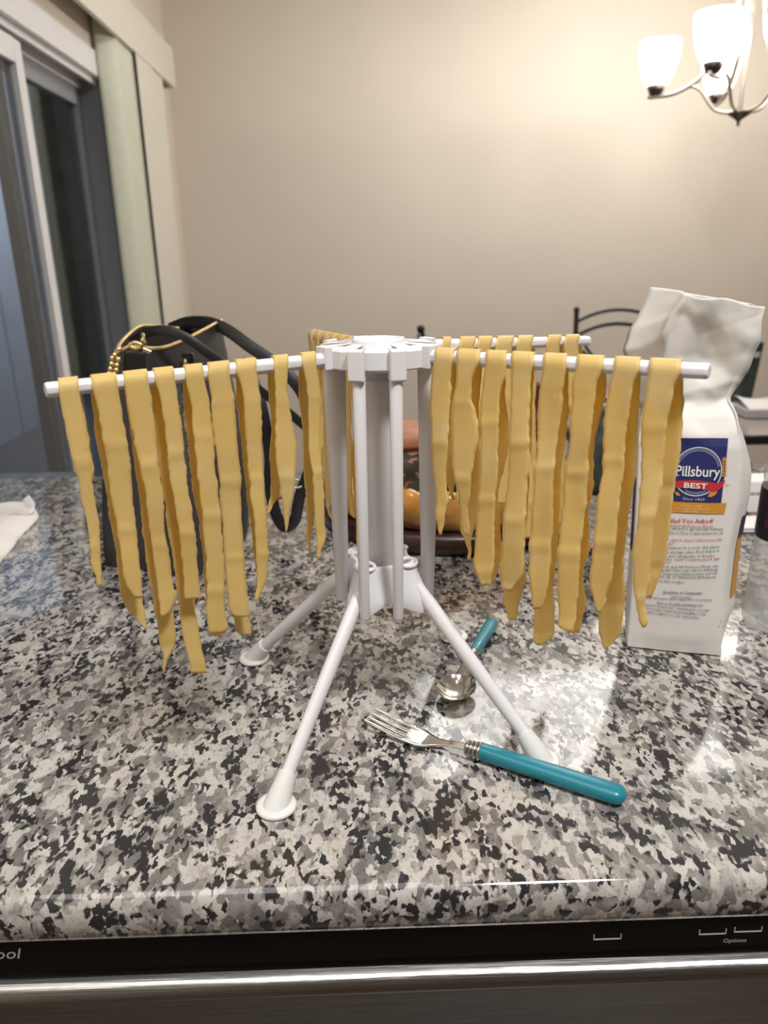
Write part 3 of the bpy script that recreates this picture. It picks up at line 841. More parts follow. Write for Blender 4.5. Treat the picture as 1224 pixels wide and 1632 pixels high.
[(567.6,922.0,964.5),(599.5,925.2,966.6),(629.2,925.2,965.6),(646.2,924.2,962.4),(678.1,923.1,952.8),(722.7,922.0,944.3),(752.4,918.9,944.8),(775.8,916.7,945.8),(780.0,920.1,945.6),(801.2,920.1,940.3),(822.5,919.0,938.1),(843.7,919.0,940.3),(871.3,918.0,941.8),(896.8,918.0,933.9),(920.2,918.0,929.0),(941.4,918.0,931.8),(966.9,918.0,934.3),(983.9,916.9,927.5),(1000.9,913.7,925.4),(1007.7,914.8,923.3)]),
'R7':([(571.9,980.5,1020.8),(593.1,975.1,1014.4),(608.0,972.0,1009.1),(635.6,966.6,1005.9),(667.4,961.3,999.6),(688.7,960.3,996.4),(709.9,960.3,994.3),(752.4,959.2,993.2),(773.6,956.0,990.0),(780.0,954.1,989.1),(807.6,950.9,985.9),(833.1,949.4,984.2),(865.0,946.6,981.7),(896.8,943.5,977.4),(918.1,940.3,975.3),(932.9,940.3,971.1),(949.9,944.5,965.8),(960.5,947.7,964.7),(971.2,950.9,958.3),(976.5,952.0,955.8)],
[(571.9,982.6,1021.9),(601.6,988.9,1021.9),(635.6,988.9,1019.7),(671.7,986.8,1016.6),(692.9,986.8,1015.5),(731.2,986.8,1015.5),(763.0,984.7,1012.7),(780.0,977.4,1009.3),(811.9,977.4,1004.0),(854.3,973.2,999.7),(890.5,968.9,993.4),(918.1,968.9,993.4),(949.9,962.6,997.0),(971.2,956.2,993.4),(992.4,954.1,991.2),(1009.4,955.6,991.2),(1016.8,957.3,982.8),(1026.4,960.5,974.3),(1034.9,964.7,967.9)]),
'R8':([(572.9,1035.7,1086.7),(593.1,1032.5,1079.2),(614.3,1030.4,1073.9),(637.7,1027.2,1071.8),(667.4,1021.9,1063.3),(692.9,1019.7,1060.1),(720.5,1020.8,1058.0),(752.4,1020.8,1054.8),(775.8,1020.4,1054.4),(780.0,1017.8,1051.8),(811.9,1018.9,1047.5),(843.7,1014.6,1041.2),(875.6,1007.6,1039.0),(896.8,1008.2,1038.0),(918.1,1008.2,1035.9),(939.3,1008.9,1032.7),(960.5,1013.6,1027.4),(981.8,1016.7,1030.5),(990.3,1018.9,1032.2),(998.8,1024.2,1029.5)],
[(572.9,1037.8,1087.7),(603.7,1050.5,1088.8),(642.0,1050.5,1089.2),(688.7,1050.5,1087.1),(726.9,1050.5,1084.1),(763.0,1050.5,1076.0),(780.0,1041.2,1075.1),(811.9,1039.0,1069.8),(843.7,1036.9,1067.1),(871.3,1036.9,1064.5),(898.9,1034.8,1058.2),(924.4,1034.8,1049.7),(941.4,1032.7,1043.3),(952.0,1030.5,1039.0)]),
}



def rows_px(A, rows, off):
    P0 = RC + A.n * off
    out = []
    for i, (y, xl, xr) in enumerate(sorted(rows)):
        q = []
        for x in (xl, xr):
            p = onp(x, y, P0, A.n)
            q.append(((p - RC) @ A.d, p[2]))
        (sl, hl), (sr, hr) = q
        if i == 0:
            hl, hr = A.z(sl), A.z(sr)
        elif max(hl, hr) > min(A.z(sl), A.z(sr)) - 0.006:
            continue
        out.append((sl, hl, sr, hr))
    return out


def refine(rows, step=0.0026):
    R_ = np.array(rows)
    hm = R_[:, [1, 3]].mean(1)
    t = np.concatenate([[0], np.cumsum(np.maximum(np.abs(np.diff(hm)), 1e-5))])
    n = max(4, int(t[-1] / step))
    tt = np.linspace(0, t[-1], n)
    return [tuple(np.interp(x, t, R_[:, k]) for k in range(4)) for x in tt]


def strip(A, front, back, seed, group, label, curl=1.0, width_cols=7):
    """front/back: rows (s_left, h_left, s_right, h_right) from the rod downwards."""
    rnd = random.Random(seed)
    TH = 0.0011
    path = []          # rows of (list of centre points, normal)

    def side(rows, sg):
        out = []
        rows = refine(rows)
        ph, k1, bow = rnd.uniform(0, 6), rnd.uniform(14, 26), rnd.uniform(-0.0004, 0.0008)
        h0 = rows[0][1]
        for i, (sl, hl, sr, hr) in enumerate(rows):
            dep = max(0, h0 - (hl + hr) / 2)
            am = min(1, dep / 0.06)
            cv = curl * (0.0011 * math.sin(dep * k1 + ph) + 0.0009 * math.sin(dep * k1 * 2.7 + ph * 2)) * am
            j1 = (0.0009 * noise.noise((dep * 150, seed * 3.1, sg * 5.0)) + 0.0006 * noise.noise((dep * 520, seed * 3.1, sg * 7.0))) * min(1, dep / 0.02)
            j2 = (0.0009 * noise.noise((dep * 150, seed * 3.1 + 40, sg * 5.0)) + 0.0006 * noise.noise((dep * 520, seed * 3.1 + 40, sg * 7.0))) * min(1, dep / 0.02)
            if abs(sr - sl) < 0.004: j1 *= .4; j2 *= .4
            pts = []
            ro = A.rad((sl + sr) / 2) + 0.0004 + TH / 2
            cv += curl * .0009 * am * max(0.0, 1 - abs(((dep * 16 + ph) % 1.0) - .5) * 9)
            for c in range(width_cols):
                u = c / (width_cols - 1)
                s = (sl + j1) * (1 - u) + (sr + j2) * u
                h = hl * (1 - u) + hr * u
                if i == len(rows) - 1 and abs(sr - sl) > .006:
                    h -= 0.0022 * noise.noise((c * 1.7, seed * 2.3, sg * 3.0))
                o = sg * (ro + max(cv + bow * (1 - (2 * u - 1) ** 2) * am, -0.0012))
                pts.append(RC + A.d * s + A.n * o + np.array([0, 0, h]))
            out.append((pts, A.n * sg))
        return out

    fr, bk = side(front, 1), side(back, -1)
    arc = []
    f0, b0 = front[0], back[0]
    for k in range(1, 8):
        th = math.pi * (1 - k / 8)
        u_ = k / 8
        sl = b0[0] * (1 - u_) + f0[0] * u_; sr = b0[2] * (1 - u_) + f0[2] * u_
        nn = A.n * math.cos(th) + np.array([0, 0, math.sin(th)])
        pts = []
        for c in range(width_cols):
            u = c / (width_cols - 1)
            s = sl * (1 - u) + sr * u
            pts.append(RC + A.d * s + np.array([0, 0, A.z(s)]) + nn * (A.rad(s) + 0.0004 + TH / 2))
        arc.append((pts, nn))
    path = list(reversed(bk)) + arc + fr
    m, c = len(path), width_cols
    vo = [p + nn * TH / 2 for pts, nn in path for p in pts]
    vi = [p - nn * TH / 2 for pts, nn in path for p in pts]
    V = vo + vi
    K = m * c
    top, rim = [], []
    for i in range(m - 1):
        for j in range(c - 1):
            q = (i * c + j, i * c + j + 1, (i + 1) * c + j + 1, (i + 1) * c + j)
            top.append(q)
            top.append(tuple(x + K for x in reversed(q)))
        rim.append((i * c, (i + 1) * c, (i + 1) * c + K, i * c + K))
        rim.append((i * c + c - 1 + K, (i + 1) * c + c - 1 + K, (i + 1) * c + c - 1, i * c + c - 1))
    for j in range(c - 1):
        rim.append((j, j + K, j + 1 + K, j + 1))
        e = (m - 1) * c
        rim.append((e + j, e + j + 1, e + j + 1 + K, e + j + K))
    # orientation check against the first outward normal
    a, b, d = (np.array(V[i]) for i in top[0][:3])
    if np.cross(b - a, d - a) @ path[0][1] < 0:
        top = [tuple(reversed(q)) for q in top]; rim = [tuple(reversed(q)) for q in rim]
    mb = MB()
    mb.v = [tuple(map(float, p)) for p in V]
    mb.f = top + rim
    mb.s = [True] * len(top) + [False] * len(rim)
    return mb.build('pasta_strip', M['pasta'], None, label, 'pasta', group)


LAB = {
    'L1': 'narrow pasta strip at the outer tip of the left arm, ending in a thin tail',
    'L2': 'wide pasta strip second from the left arm tip, cut slanting to a point',
    'L3': 'floury pasta strip third from the left arm tip, rear end a thin thread',
    'L4': 'pasta strip with the longest square-cut rear end, fourth from the left arm tip',
    'L5': 'pale pasta strip fifth from the left arm tip, front end cut square',
    'L6': 'pasta strip sixth from the left arm tip, with a notched lower left corner',
    'L7': 'pasta strip third from the hub on the left arm, ending in a curved tail',
    'L8': 'short torn pasta strip on the left arm with two spread pointed tails',
    'L9': 'narrow short pasta strip next to the hub on the left arm, split tails',
    'R1': 'ragged short pasta strip nearest the hub on the front right arm',
    'R2': 'torn pasta strip second from the hub on the front right arm, long drip-shaped tail',
    'R3': 'pasta strip third from the hub on the front right arm, jagged bottom',
    'R4': 'pasta strip fourth from the hub on the front right arm, tapering rear end',
    'R5': 'pasta strip fifth from the hub on the front right arm, square low rear end',
    'R6': 'flour-dusted pasta strip sixth from the hub on the front right arm',
    'R7': 'pasta strip second from the front right arm tip, rear end a low point',
    'R8': 'pasta strip nearest the front right arm tip, in front of the bag label',
}
for i, (k, (fr, bk)) in enumerate(STRIPS.items()):
    A = ARMS[k[0]]
    ro = A.rad((A.r0 + A.r1) / 2) + 0.0012
    strip(A, rows_px(A, fr, ro), rows_px(A, bk, -ro), i + 11, 'pasta strips on the left arm' if k[0] == 'L' else 'pasta strips on the front right arm', LAB[k])
ordn = ['first', 'second', 'third', 'fourth', 'fifth', 'sixth', 'seventh']
A = ARMS['B']
ro = A.rad(0.15) + 0.0012
for i, (xl, xr, ye, sh, nar) in enumerate(((704, 716, 770, -4, 1), (731, 755, 800, -4, 0), (760, 782, 792, 3, 0), (790, 816, 803, -2, 2), (823, 847, 857, 6, 1), (871, 892, 835, 2, 0), (899, 921, 660, 7, 1))):
    y0 = 549 - 6 * (xl - 704) / 200
    n_ = 6
    fr, bk = [(y0, xl, xr)], [(y0 - 1, xl + 3, xr + 4)]
    for q in range(1, n_ + 1):
        t = q / n_
        y = y0 + (ye - y0) * t
        k = (nar * 3) * max(0, t - .75) * 4
        fr.append((y, xl + sh * t + k * .6, xr + sh * t - k * .8))
        bk.append((y - 14 * t - 1, xl + 5 + sh * t + k * .5, xr + 5 + sh * t * .9 - k * .7))
    strip(A, rows_px(A, fr, ro), rows_px(A, bk, -ro), i + 60, 'pasta strips on the rear right arm', f'{ordn[i]} pasta strip from the hub on the rear right arm')
A = ARMS['K']
for i, (s0, s1, e1, e2) in enumerate(((0.068, 0.088, .17, .20), (0.100, 0.121, .20, .215), (0.132, 0.153, .215, .19), (0.166, 0.188, .20, .18), (0.202, 0.223, .16, .19), (0.238, 0.258, .15, .17))):
    def vert(e, d_):
        o = []
        for t in np.linspace(0, 1, 7):
            k = 0.006 * max(0, t - .7) * 3
            z = A.z((s0 + s1) / 2)
            o.append((s0 + d_ * t + k * .4, z - e * t if t else A.z(s0), s1 + d_ * t - k, z - e * t if t else A.z(s1)))
        return o
    strip(A, vert(e1, 0.003), vert(e2, -0.002), i + 90, 'pasta strips on the rear left arm', f'{ordn[i]} pasta strip from the hub on the rear left arm, seen edge-on', curl=1.6)

# ------------------------------------------------------------------ fork and spoon with teal handles
def frame(P0, P1):
    d = P1 - P0; d[2] = 0
    L = np.linalg.norm(d); d = d / L
    e = np.array([-d[1], d[0], 0])
    return lambda x, y, z: P0 + d * x + e * y + np.array([0, 0, z]), L


tp = onz(590, 1156, ZT); en = onz(997, 1284, ZT)
tp[2] = en[2] = ZT
fk, LF = frame(tp.copy(), en.copy())
fork = thing('fork', fk(LF * .5, 0, 0), 'steel fork with a long teal handle lying in front of the rack', 'fork')
zx = lambda x: interp([0, .012, .03, .045, .058, .072, .085, .102, .115], [.0110, .0085, .0050, .0035, .0022, .0045, .0075, .0088, .0085], x)
hw = lambda x: interp([.036, .045, .054, .062, .070, .080, .102], [.0128, .0130, .0122, .0090, .0052, .0034, .0034], x)
hd_ = MB()
xs = np.linspace(.040, .103, 20)
rings = []
for x in xs:
    w, z = hw(x), zx(x)
    dish = .0016 * max(0, 1 - (x - .04) / .025)
    t = interp([.04, .07, .1], [.0009, .0012, .0016], x)
    top = [fk(x, w * u, z + t + dish * (u * u)) for u in np.linspace(-1, 1, 7)]
    bot = [fk(x, w * u, z - t + dish * (u * u)) for u in np.linspace(1, -1, 7)]
    rings.append(top + bot)
hd_.loft(rings)
head = hd_.build('head', M['steel'], fork)
for k in range(4):
    y = (-1.5 + k) * .0071
    rings = []
    for x in np.linspace(0.0, .043, 14):
        w = interp([0, .006, .043], [.0007, .0016, .0024], x)
        yy = y * interp([0, .043], [.96, 1.0], x)
        dish = .0016 * (y / .0128) ** 2
        z = zx(x) + dish
        rings.append([fk(x, yy + w * a, z + .001 * b) for a, b in ((-1, -.6), (-.7, -1), (.7, -1), (1, -.6), (1, .6), (.7, 1), (-.7, 1), (-1, .6))])
    MB().loft(rings).build('tine', M['steel'], head)
f_ = MB()
for k in range(4):
    x0 = .098 + k * .0038
    pr = []
    rings = []
    for t in np.linspace(0, 1, 6):
        r = .0058 + .0018 * math.sin(math.pi * t) + .0004 * k
        rings.append([fk(x0 + .0038 * t, r * math.cos(a), .0088 + r * .92 * math.sin(a)) for a in np.linspace(0, 2 * math.pi, 20, endpoint=False)])
    f_.loft(rings)
f_.build('ferrule', M['dark_steel'], fork)


def handle(fr_, x0, x1, parent, z0, z1, w0, w1, h0, h1):
    rings = []
    for t in list(np.linspace(0, .93, 14)) + [.955, .975, .99, .998, 1.0]:
        x = x0 + (x1 - x0) * t
        e = math.sqrt(max(0, 1 - ((t - .93) / .07) ** 2)) if t > .93 else 1
        if t == 1.0: e = .08
        w = (w0 + (w1 - w0) * t) * e; h = (h0 + (h1 - h0) * t) * e
        z = z0 + (z1 - z0) * t
        ring = []
        for a in np.linspace(0, 2 * math.pi, 24, endpoint=False):
            ca, sa = math.cos(a), math.sin(a)
            ring.append(fr_(x, w * math.copysign(abs(ca) ** .8, ca), z + h * math.copysign(abs(sa) ** .8, sa)))
        rings.append(ring)
    return MB().loft(rings).build('handle', M['teal'], parent)


handle(fk, .1125, LF, fork, .0092, .0082, .0074, .0096, .0070, .0070)

sb = onz(716, 1131, ZT); se = onz(785, 999, ZT)
sb[2] = se[2] = ZT
sp, LS = frame(sb.copy(), se.copy())
spoon = thing('spoon', sp(LS * .5, 0, 0), 'small steel spoon with a teal handle lying behind the rack leg', 'spoon')
s_ = MB()
nu, nv = 16, 28
lay = []
for lvl in (0, 1):
    for i in range(nu + 1):
        rr = i / nu
        ring = []
        for k in range(nv):
            a = 2 * math.pi * k / nv
            x = .027 + .0235 * rr * math.cos(a) ; y = .0195 * rr * math.sin(a) * (1 + .10 * math.cos(a))
            z = .0012 + .0100 * rr ** 2.2 + (.0011 if lvl == 0 else 0)
            ring.append(sp(x - .004, y, z))
        lay.append(ring)
inn, outr = lay[:nu + 1], lay[nu + 1:]
s_.loft(list(reversed(inn))[:-1] , False, False)
s_.loft(outr[1:], False, False)
s_.loft([outr[-1], inn[-1]], False, False)
s_.add(inn[1], [tuple(range(nv))], True); s_.add(outr[1], [tuple(reversed(range(nv)))], True)
s_.build('bowl', M['steel'], spoon)
rings = []
for x, w, z, t in ((.044, .0095, .0088, .0010), (.050, .0070, .0118, .0011), (.057, .0050, .0160, .0012), (.065, .0042, .0182, .0013), (.075, .0038, .0178, .0014), (.084, .0040, .0152, .0016)):
    rings.append([sp(x, w * a, z + t * b) for a, b in ((-1, 0), (-.7, -.8), (0, -1), (.7, -.8), (1, 0), (.7, .8), (0, 1), (-.7, .8))])
MB().loft(rings).build('neck', M['steel'], spoon)
rings = []
for i in range(13):
    x = .082 + i * .001
    r = .0056 + .0009 * abs(math.sin(i * math.pi / 4))
    rings.append([sp(x, r * math.cos(a), .0148 + r * .9 * math.sin(a) - i * .00012) for a in np.linspace(0, 2 * math.pi, 16, endpoint=False)])
MB().loft(rings).build('ferrule', M['dark_steel'], spoon)
handle(sp, .094, LS, spoon, .0132, .0070, .0058, .0080, .0058, .0060)

# ------------------------------------------------------------------ flour bag
gFL, gFR = onz(1000, 1030), onz(1150, 1046)
bE = gFR - gFL; bE[2] = 0
BW = np.linalg.norm(bE); bE /= BW
bN = np.array([bE[1], -bE[0], 0.0])            # towards the camera
bB = -bN
flour = thing('flour_bag', (gFL + gFR) / 2 + bB * .035, 'tall open white paper flour bag with navy label beside the front right arm', 'bag')


def bpx(x, y, off=0.0):
    p = onp(x, y, gFL + bN * off, bN)
    return (p - gFL) @ bE, p[2] - ZT


def bulge(s, z):
    u = (s - 0.0) / BW
    k = max(0.0, 1 - (2 * u - 1) ** 2)
    zz = interp([0, .02, .10, .19, .26, .32], [0, .0035, .006, .0065, .004, .001], z)
    return zz * k


_cr = random.Random(5)
CREASE = []
for _i in range(18):
    _a = _cr.uniform(0, math.pi)
    _nx, _nz = math.cos(_a), math.sin(_a)
    _s0, _z0 = _cr.uniform(0, .11), _cr.uniform(.25, .39)
    CREASE.append((_nx, _nz, _nx * _s0 + _nz * _z0, _cr.uniform(.018, .045), _cr.choice((-1.3, -.8, .8, 1.3))))


def crum(s, z, col):
    a = interp([.0, .015, .03, .235, .27, .30, .38], [.0012, .0006, 0.0, 0.0, .0038, .0052, .0045], z)
    if a == 0: return 0.0
    v = 0.0
    for (nx, nz, c0, w, g) in CREASE:
        t = nx * (s + col * .013) + nz * z - c0
        v += g * max(0.0, 1 - abs(t) / w)
    v += .25 * noise.noise((s * 60, z * 60, col * 3.0))
    return a * max(-2.0, min(2.0, v))


LV = [(1030, 1000, 1046, 1150, .074, 0), (1024, 999, 1040, 1151, .077, 0), (1005, 1001, 1020, 1152, .080, 0), (950, 1006, 955, 1153, .082, 0), (880, 1010, 880, 1162, .083, 0), (800, 1014, 800, 1179, .083, 0),
      (750, 1016, 745, 1184, .082, 0), (700, 1018, 690, 1182, .078, 0), (668, 1021, 662, 1178, .070, .004), (645, 1028, 636, 1163, .056, .013), (610, 1042, 605, 1176, .052, .012),
      (560, 1064, 545, 1200, .055, .006), (512, 1080, 512, 1212, .058, .002), (468, 1096, 489, 1221, .060, 0)]
BL = {9: (1014, 642), 10: (1008, 604), 11: (1004, 556), 12: (1019, 508), 13: (1035, 457)}
keyrings = []
for i, (yl, xl, yr, xr, dep, inset) in enumerate(LV):
    sl, zl = bpx(xl, yl, -inset); sr, zr = bpx(xr, yr, -inset)
    if i == 0: zl = zr = 0.0005
    fl = gFL + bE * sl + bB * inset + np.array([0, 0, zl]); fr = gFL + bE * sr + bB * inset + np.array([0, 0, zr])
    bl_ = fl + bB * dep + bE * .002; br = fr + bB * dep - bE * .004
    if i == 0: bl_[2] = br[2] = fl[2]
    if i in BL:
        bl_ = onp(*BL[i], gFL + bB * dep, bN)
    keyrings.append((fl, fr, br, bl_))
# dense rows
KR = np.array(keyrings)
zkey = np.concatenate([[0], np.cumsum(np.linalg.norm(np.diff(KR[:, 0], axis=0), axis=1))])
rowsT = np.concatenate([np.linspace(0, zkey[6], 50), np.linspace(zkey[6], zkey[-1], 68)[1:]])
NF, NS = 38, 14
rings = []
for t in rowsT:
    q = [np.array([np.interp(t, zkey, KR[:, c, k]) for k in range(3)]) for c in range(4)]
    q = [p + np.array([0, 0, ZT]) if p[2] < .5 else p for p in q]
    ring = []
    up = interp([zkey[8], zkey[10]], [0, 1], t)
    def edge(a, b, n, nrm, col, bul):
        for j in range(n):
            u = j / n
            p = a * (1 - u) + b * u
            z = p[2] - ZT
            s = u * np.linalg.norm(b - a)
            if col == 0:
                dz = -0.004 * math.sin(u * 9) * interp([.36, .40], [0, 1], z)
                o = bulge((p - gFL) @ bE, z) * (1 if up < 1 else .6) + crum((p - gFL) @ bE, z, 0)
                o += up * .010 * math.sin(u * math.pi * 2.2 + 1.0) * math.sin(u * math.pi)
            else:
                dz = 0
                gus = -0.010 * math.sin(u * math.pi) * interp([0, .03, .2, .3], [0, .1, .3, 1.0], z) if col in (1, 3) else 0
                o = bul * math.sin(u * math.pi) * interp([0, .05, .2, .3], [0, 1, 1, .3], z) + gus + crum(s + .2, z, col)
            corner = min(u, 1 - u) * n
            ring.append(p + nrm * o + np.array([0, 0, dz]))
    edge(q[0], q[1], NF, bN, 0, 0)
    edge(q[1], q[2], NS, bE, 1, .021)
    edge(q[2], q[3], NF, bB, 2, .006)
    edge(q[3], q[0], NS, -bE, 3, .004)
    rings.append(ring)
sk = MB().loft(rings, True, False)
body = sk.build('paper_body', M['paper'], flour)
sol = body.modifiers.new('thickness', 'SOLIDIFY'); sol.thickness = 0.0005; sol.offset = -1


def bs(s, z, lift=.0009):
    return gFL + bE * s + bN * (bulge(s, z) + crum(s, z, 0) + lift) + np.array([0, 0, z])


def quad_px(corners, lift, n=8, m=8):
    """corners in picture order tl, tr, br, bl on the front of the bag."""
    c = [np.array(bpx(*k, .004)) for k in corners]
    V, F_ = [], []
    for i in range(m + 1):
        for j in range(n + 1):
            u, v = j / n, i / m
            p = (c[0] * (1 - u) + c[1] * u) * (1 - v) + (c[3] * (1 - u) + c[2] * u) * v
            V.append(bs(p[0], p[1], lift))
    for i in range(m):
        for j in range(n):
            a = i * (n + 1) + j
            F_.append((a, a + n + 1, a + n + 2, a + 1))
    return MB().add(V, F_, False)


def poly_px(poly, lift, mb=None):
    mb = mb or MB()
    V = [bs(*bpx(x, y, .004), lift) for x, y in poly]
    return mb.add(V, [tuple(range(len(V)))], False)


def shape_px(poly, lift, mb=None):
    """fan-triangulated star-shaped polygon."""
    mb = mb or MB()
    c = np.mean(np.array(poly, float), axis=0)
    P = [tuple(c)] + list(poly)
    V = [bs(*bpx(x, y, .004), lift) for x, y in P]
    n = len(poly)
    return mb.add(V, [(0, 1 + i, 1 + (i + 1) % n) for i in range(n)], False)


lab = quad_px([(1064, 696.5), (1161, 699), (1149, 801), (1056, 797)], .0008).build('navy_label', M['ink_blue'], flour, 'navy blue square label')
RCX, RCY = 1111.0, 750.5
ring_o = lambda a, k: (RCX + 39.5 * k * math.cos(a) - 3.0 * (math.sin(a)) , RCY + 39 * k * math.sin(a))
rv = MB()
V, F_ = [], []
for i in range(64):
    a = 2 * math.pi * i / 64
    for k in (1.0, .95):
        V.append(bs(*bpx(*ring_o(a, k), .004), .0012))
for i in range(64):
    j = (i + 1) % 64
    F_.append((2 * i, 2 * j, 2 * j + 1, 2 * i + 1))
rv.add(V, F_, False)
for rowk in (.90, .845):
    for i in range(-22, 23):
        for base_a in (-90, 90):
            if base_a == 90 and abs(i) > 8: continue
            a = math.radians(base_a + i * 3.4 + (1.7 if rowk < .87 else 0))
            x, y = ring_o(a, rowk)
            if not (1080 > 0): continue
            shape_px([(x - .75, y), (x, y + .75), (x + .75, y), (x, y - .75)], .0012, rv)
rv.build('silver_ring', M['ink_silver'], lab)
# ribbon, wheat
rb = MB()
for seg_ in ([(1066, 766.5), (1080, 765), (1095, 764), (1110, 764), (1125, 766), (1140, 769), (1148, 767.5)],):
    lo_ = [(1060, 777), (1078, 776), (1095, 776), (1110, 777), (1125, 779.5), (1138, 783), (1146, 779)]
    for i in range(len(seg_) - 1):
        poly_px([seg_[i], lo_[i], lo_[i + 1], seg_[i + 1]], .0015, rb)
poly_px([(1148, 767.5), (1146, 779), (1152, 774), (1156, 764)], .0015, rb)
rb.build('red_ribbon', M['ink_red'], lab)
wh = MB()
for i in range(6):
    y = 760 - i * 5.0
    x = 1153.5 + .35 * i - .05 * i * i
    for sx in (-1, 1):
        shape_px([(x, y), (x + sx * 3.6, y - 2.2), (x + sx * 3.2, y - 6.0), (x + sx * .8, y - 4.5)], .0014, wh)
shape_px([(1153.5, 733), (1155.5, 731), (1154, 726.5), (1152.6, 730)], .0014, wh)
wh.build('wheat_ear', M['ink_orange'], lab)
shape_px([(1127, 790), (1131, 783), (1143, 781), (1140, 787), (1133, 791)], .0014).build('wheat_ear', M['ink_orange'], lab)
shape_px([(1075, 782), (1081, 784), (1084, 789), (1077, 788)], .0014).build('wheat_ear', M['ink_orange'], lab)
quad_px([(1046, 797.5), (1158, 801.5), (1154, 818.5), (1044, 814)], .0009).build('orange_band', M['ink_orange'], flour, 'orange band under the navy label')


def btext(body, x0, y0, x1, y1, m, lift=.0012, height=None, bold=0.0, arc=0.0, res=1, parent=None):
    A_ = np.array(bpx(x0, y0, .004)); B_ = np.array(bpx(x1, y1, .004))
    D_ = B_ - A_; L = np.linalg.norm(D_); D_ /= L
    Nn = np.array([-D_[1], D_[0]])
    k = (x1 - x0) / L
    def fn(u, v):
        p = A_ + D_ * u + Nn * (v + arc * math.sin(math.pi * min(1, max(0, u / L))))
        return bs(p[0], p[1], lift)
    hgt = None if height is None else height / k
    return printed(body, 0, L, fn, hgt, bold=bold, res=res).build('printed_text', m, parent or flour)


# condensed name lettering with small slab serifs
btext('Pillsbury', 1076, 756.5, 1146.5, 759, M['ink_white'], .0016, height=18.5, bold=.012, res=3, parent=lab)
sf = MB()
for x, yb in ((1079, 756.6), (1089.2, 757), (1095.2, 757.2), (1101, 757.4)):
    for yy in (yb, ):
        poly_px([(x - 2.6, yy - .9), (x - 2.6, yy + .3), (x + 2.6, yy + .3), (x + 2.6, yy - .9)], .0016, sf)
sf.build('letter_serifs', M['ink_white'], lab)
btext('BEST', 1089, 775.5, 1126, 777.5, M['ink_white'], .0019, height=9.5, bold=.02, res=2, parent=lab)
btext('Since 1869', 1087.5, 795, 1122, 797, M['ink_silver'], .0014, height=5.4, parent=lab)
btext('UNBLEACHED', 1082, 805.5, 1119, 807, M['ink_cream'], height=3.4)
btext('ALL PURPOSE FLOUR', 1076, 809.8, 1129, 812, M['ink_cream'], height=3.4)
btext('ENRICHED', 1088, 814.2, 1112, 815.4, M['ink_cream'], height=3.2)
TX = [('Glad You Asked!', 1064, 831, 1136.5, 831.5, 'ink_red', 7.4, .01), ('What is Unbleached All Purpose Flour?', 1030, 836.5, 1136, 839.5, 'ink_red', 4.2, .012),
      ('Unbleached Flour is allowed to age naturally. Pillsbury', 1022, 841.5, 1152.5, 844, 'ink_dark', 4.0, .006), ('Unbleached All Purpose Flour is appropriate for all', 1022, 848, 1151.5, 850.5, 'ink_dark', 4.0, .006),
      ('What is the best way to store Unbleached All', 1020, 860, 1150, 861, 'ink_red', 4.0, .008), ('Purpose Flour?', 1020, 866, 1073, 866.5, 'ink_red', 3.8, .008),
      ('In an airtight container in a cool, dry place', 1018, 873.5, 1146.5, 872, 'ink_dark', 4.2, .006), ('(70 F). For longer storage, place flour bag in a', 1018, 881, 1146, 878.5, 'ink_dark', 4.2, .006),
      ('in a freezer bag and refrigerate or freeze.', 1018, 886.5, 1139, 886, 'ink_dark', 4.2, .006), ('Can I substitute with Unbleached All', 1017, 891.5, 1146, 891.5, 'ink_red', 4.0, .006),
      ('Purpose Flour?', 1017, 896, 1069, 896.5, 'ink_red', 3.8, .006), ('All Purpose Flour and All Purpose Flour can', 1016, 903.5, 1144.5, 903, 'ink_dark', 4.2, .006),
      ('be used interchangeably. If the recipe calls for Self-Rising', 1016, 909, 1144, 908.5, 'ink_dark', 4.2, .006), ('Flour, add 1 1/2 teaspoons baking powder and 1/2', 1015, 915, 1143, 914.5, 'ink_dark', 4.2, .006),
      ('tsp salt for every cup of Unbleached All Purpose', 1015, 919, 1141, 920.5, 'ink_dark', 4.2, .006), ('substituted in the recipe.', 1015, 924.5, 1090.5, 928, 'ink_dark', 4.2, .006),
      ('Questions or Comments?', 1056, 944.5, 1118.5, 946.5, 'ink_dark', 5.4, .012), ('1-800-767-4466', 1069, 951.5, 1102, 953, 'ink_dark', 4.0, .0),
      ('Package information will be helpful when contacting us', 1024, 953.5, 1135.5, 957, 'ink_dark', 3.6, .004), ('Visit us at pillsburybaking.com', 1046, 962, 1120, 966, 'ink_dark', 4.6, .008),
      ('PILLSBURY, PILLSBURY BEST, THE BARRELHEAD LOGO AND', 1027, 965.5, 1131, 974.5, 'ink_dark', 3.6, .002), ('THE DOUGHBOY CHARACTER ARE TRADEMARKS OF THE', 1027, 971, 1124.5, 980.5, 'ink_dark', 3.6, .002),
      ('PILLSBURY COMPANY, LLC, USED UNDER LICENSE.', 1026, 976.5, 1115, 986, 'ink_dark', 3.6, .002)]
for body_, x0, y0, x1, y1, mm, hh, bb in TX:
    btext(body_, x0, y0, x1, y1, M[mm], height=hh, bold=bb)
btext('TM', 1155.5, 774, 1161.5, 774.3, M['ink_dark'], height=3.2)
rec = MB()
for q in range(3):
    a = math.radians(q * 120 - 90)
    x, y = 1150.5 + 4 * math.cos(a), 996 + 5 * math.sin(a)
    b2 = a + 2.2
    shape_px([(x - 1.8 * math.sin(b2) - .9 * math.cos(b2), y + 1.8 * math.cos(b2) - .9 * math.sin(b2)), (x + 2.2 * math.sin(b2), y - 2.2 * math.cos(b2)), (x - 1.8 * math.sin(b2) + .9 * math.cos(b2), y + 1.8 * math.cos(b2) + .9 * math.sin(b2))], .0012, rec)
rec.build('recycling_mark', M['ink_grey'], flour)


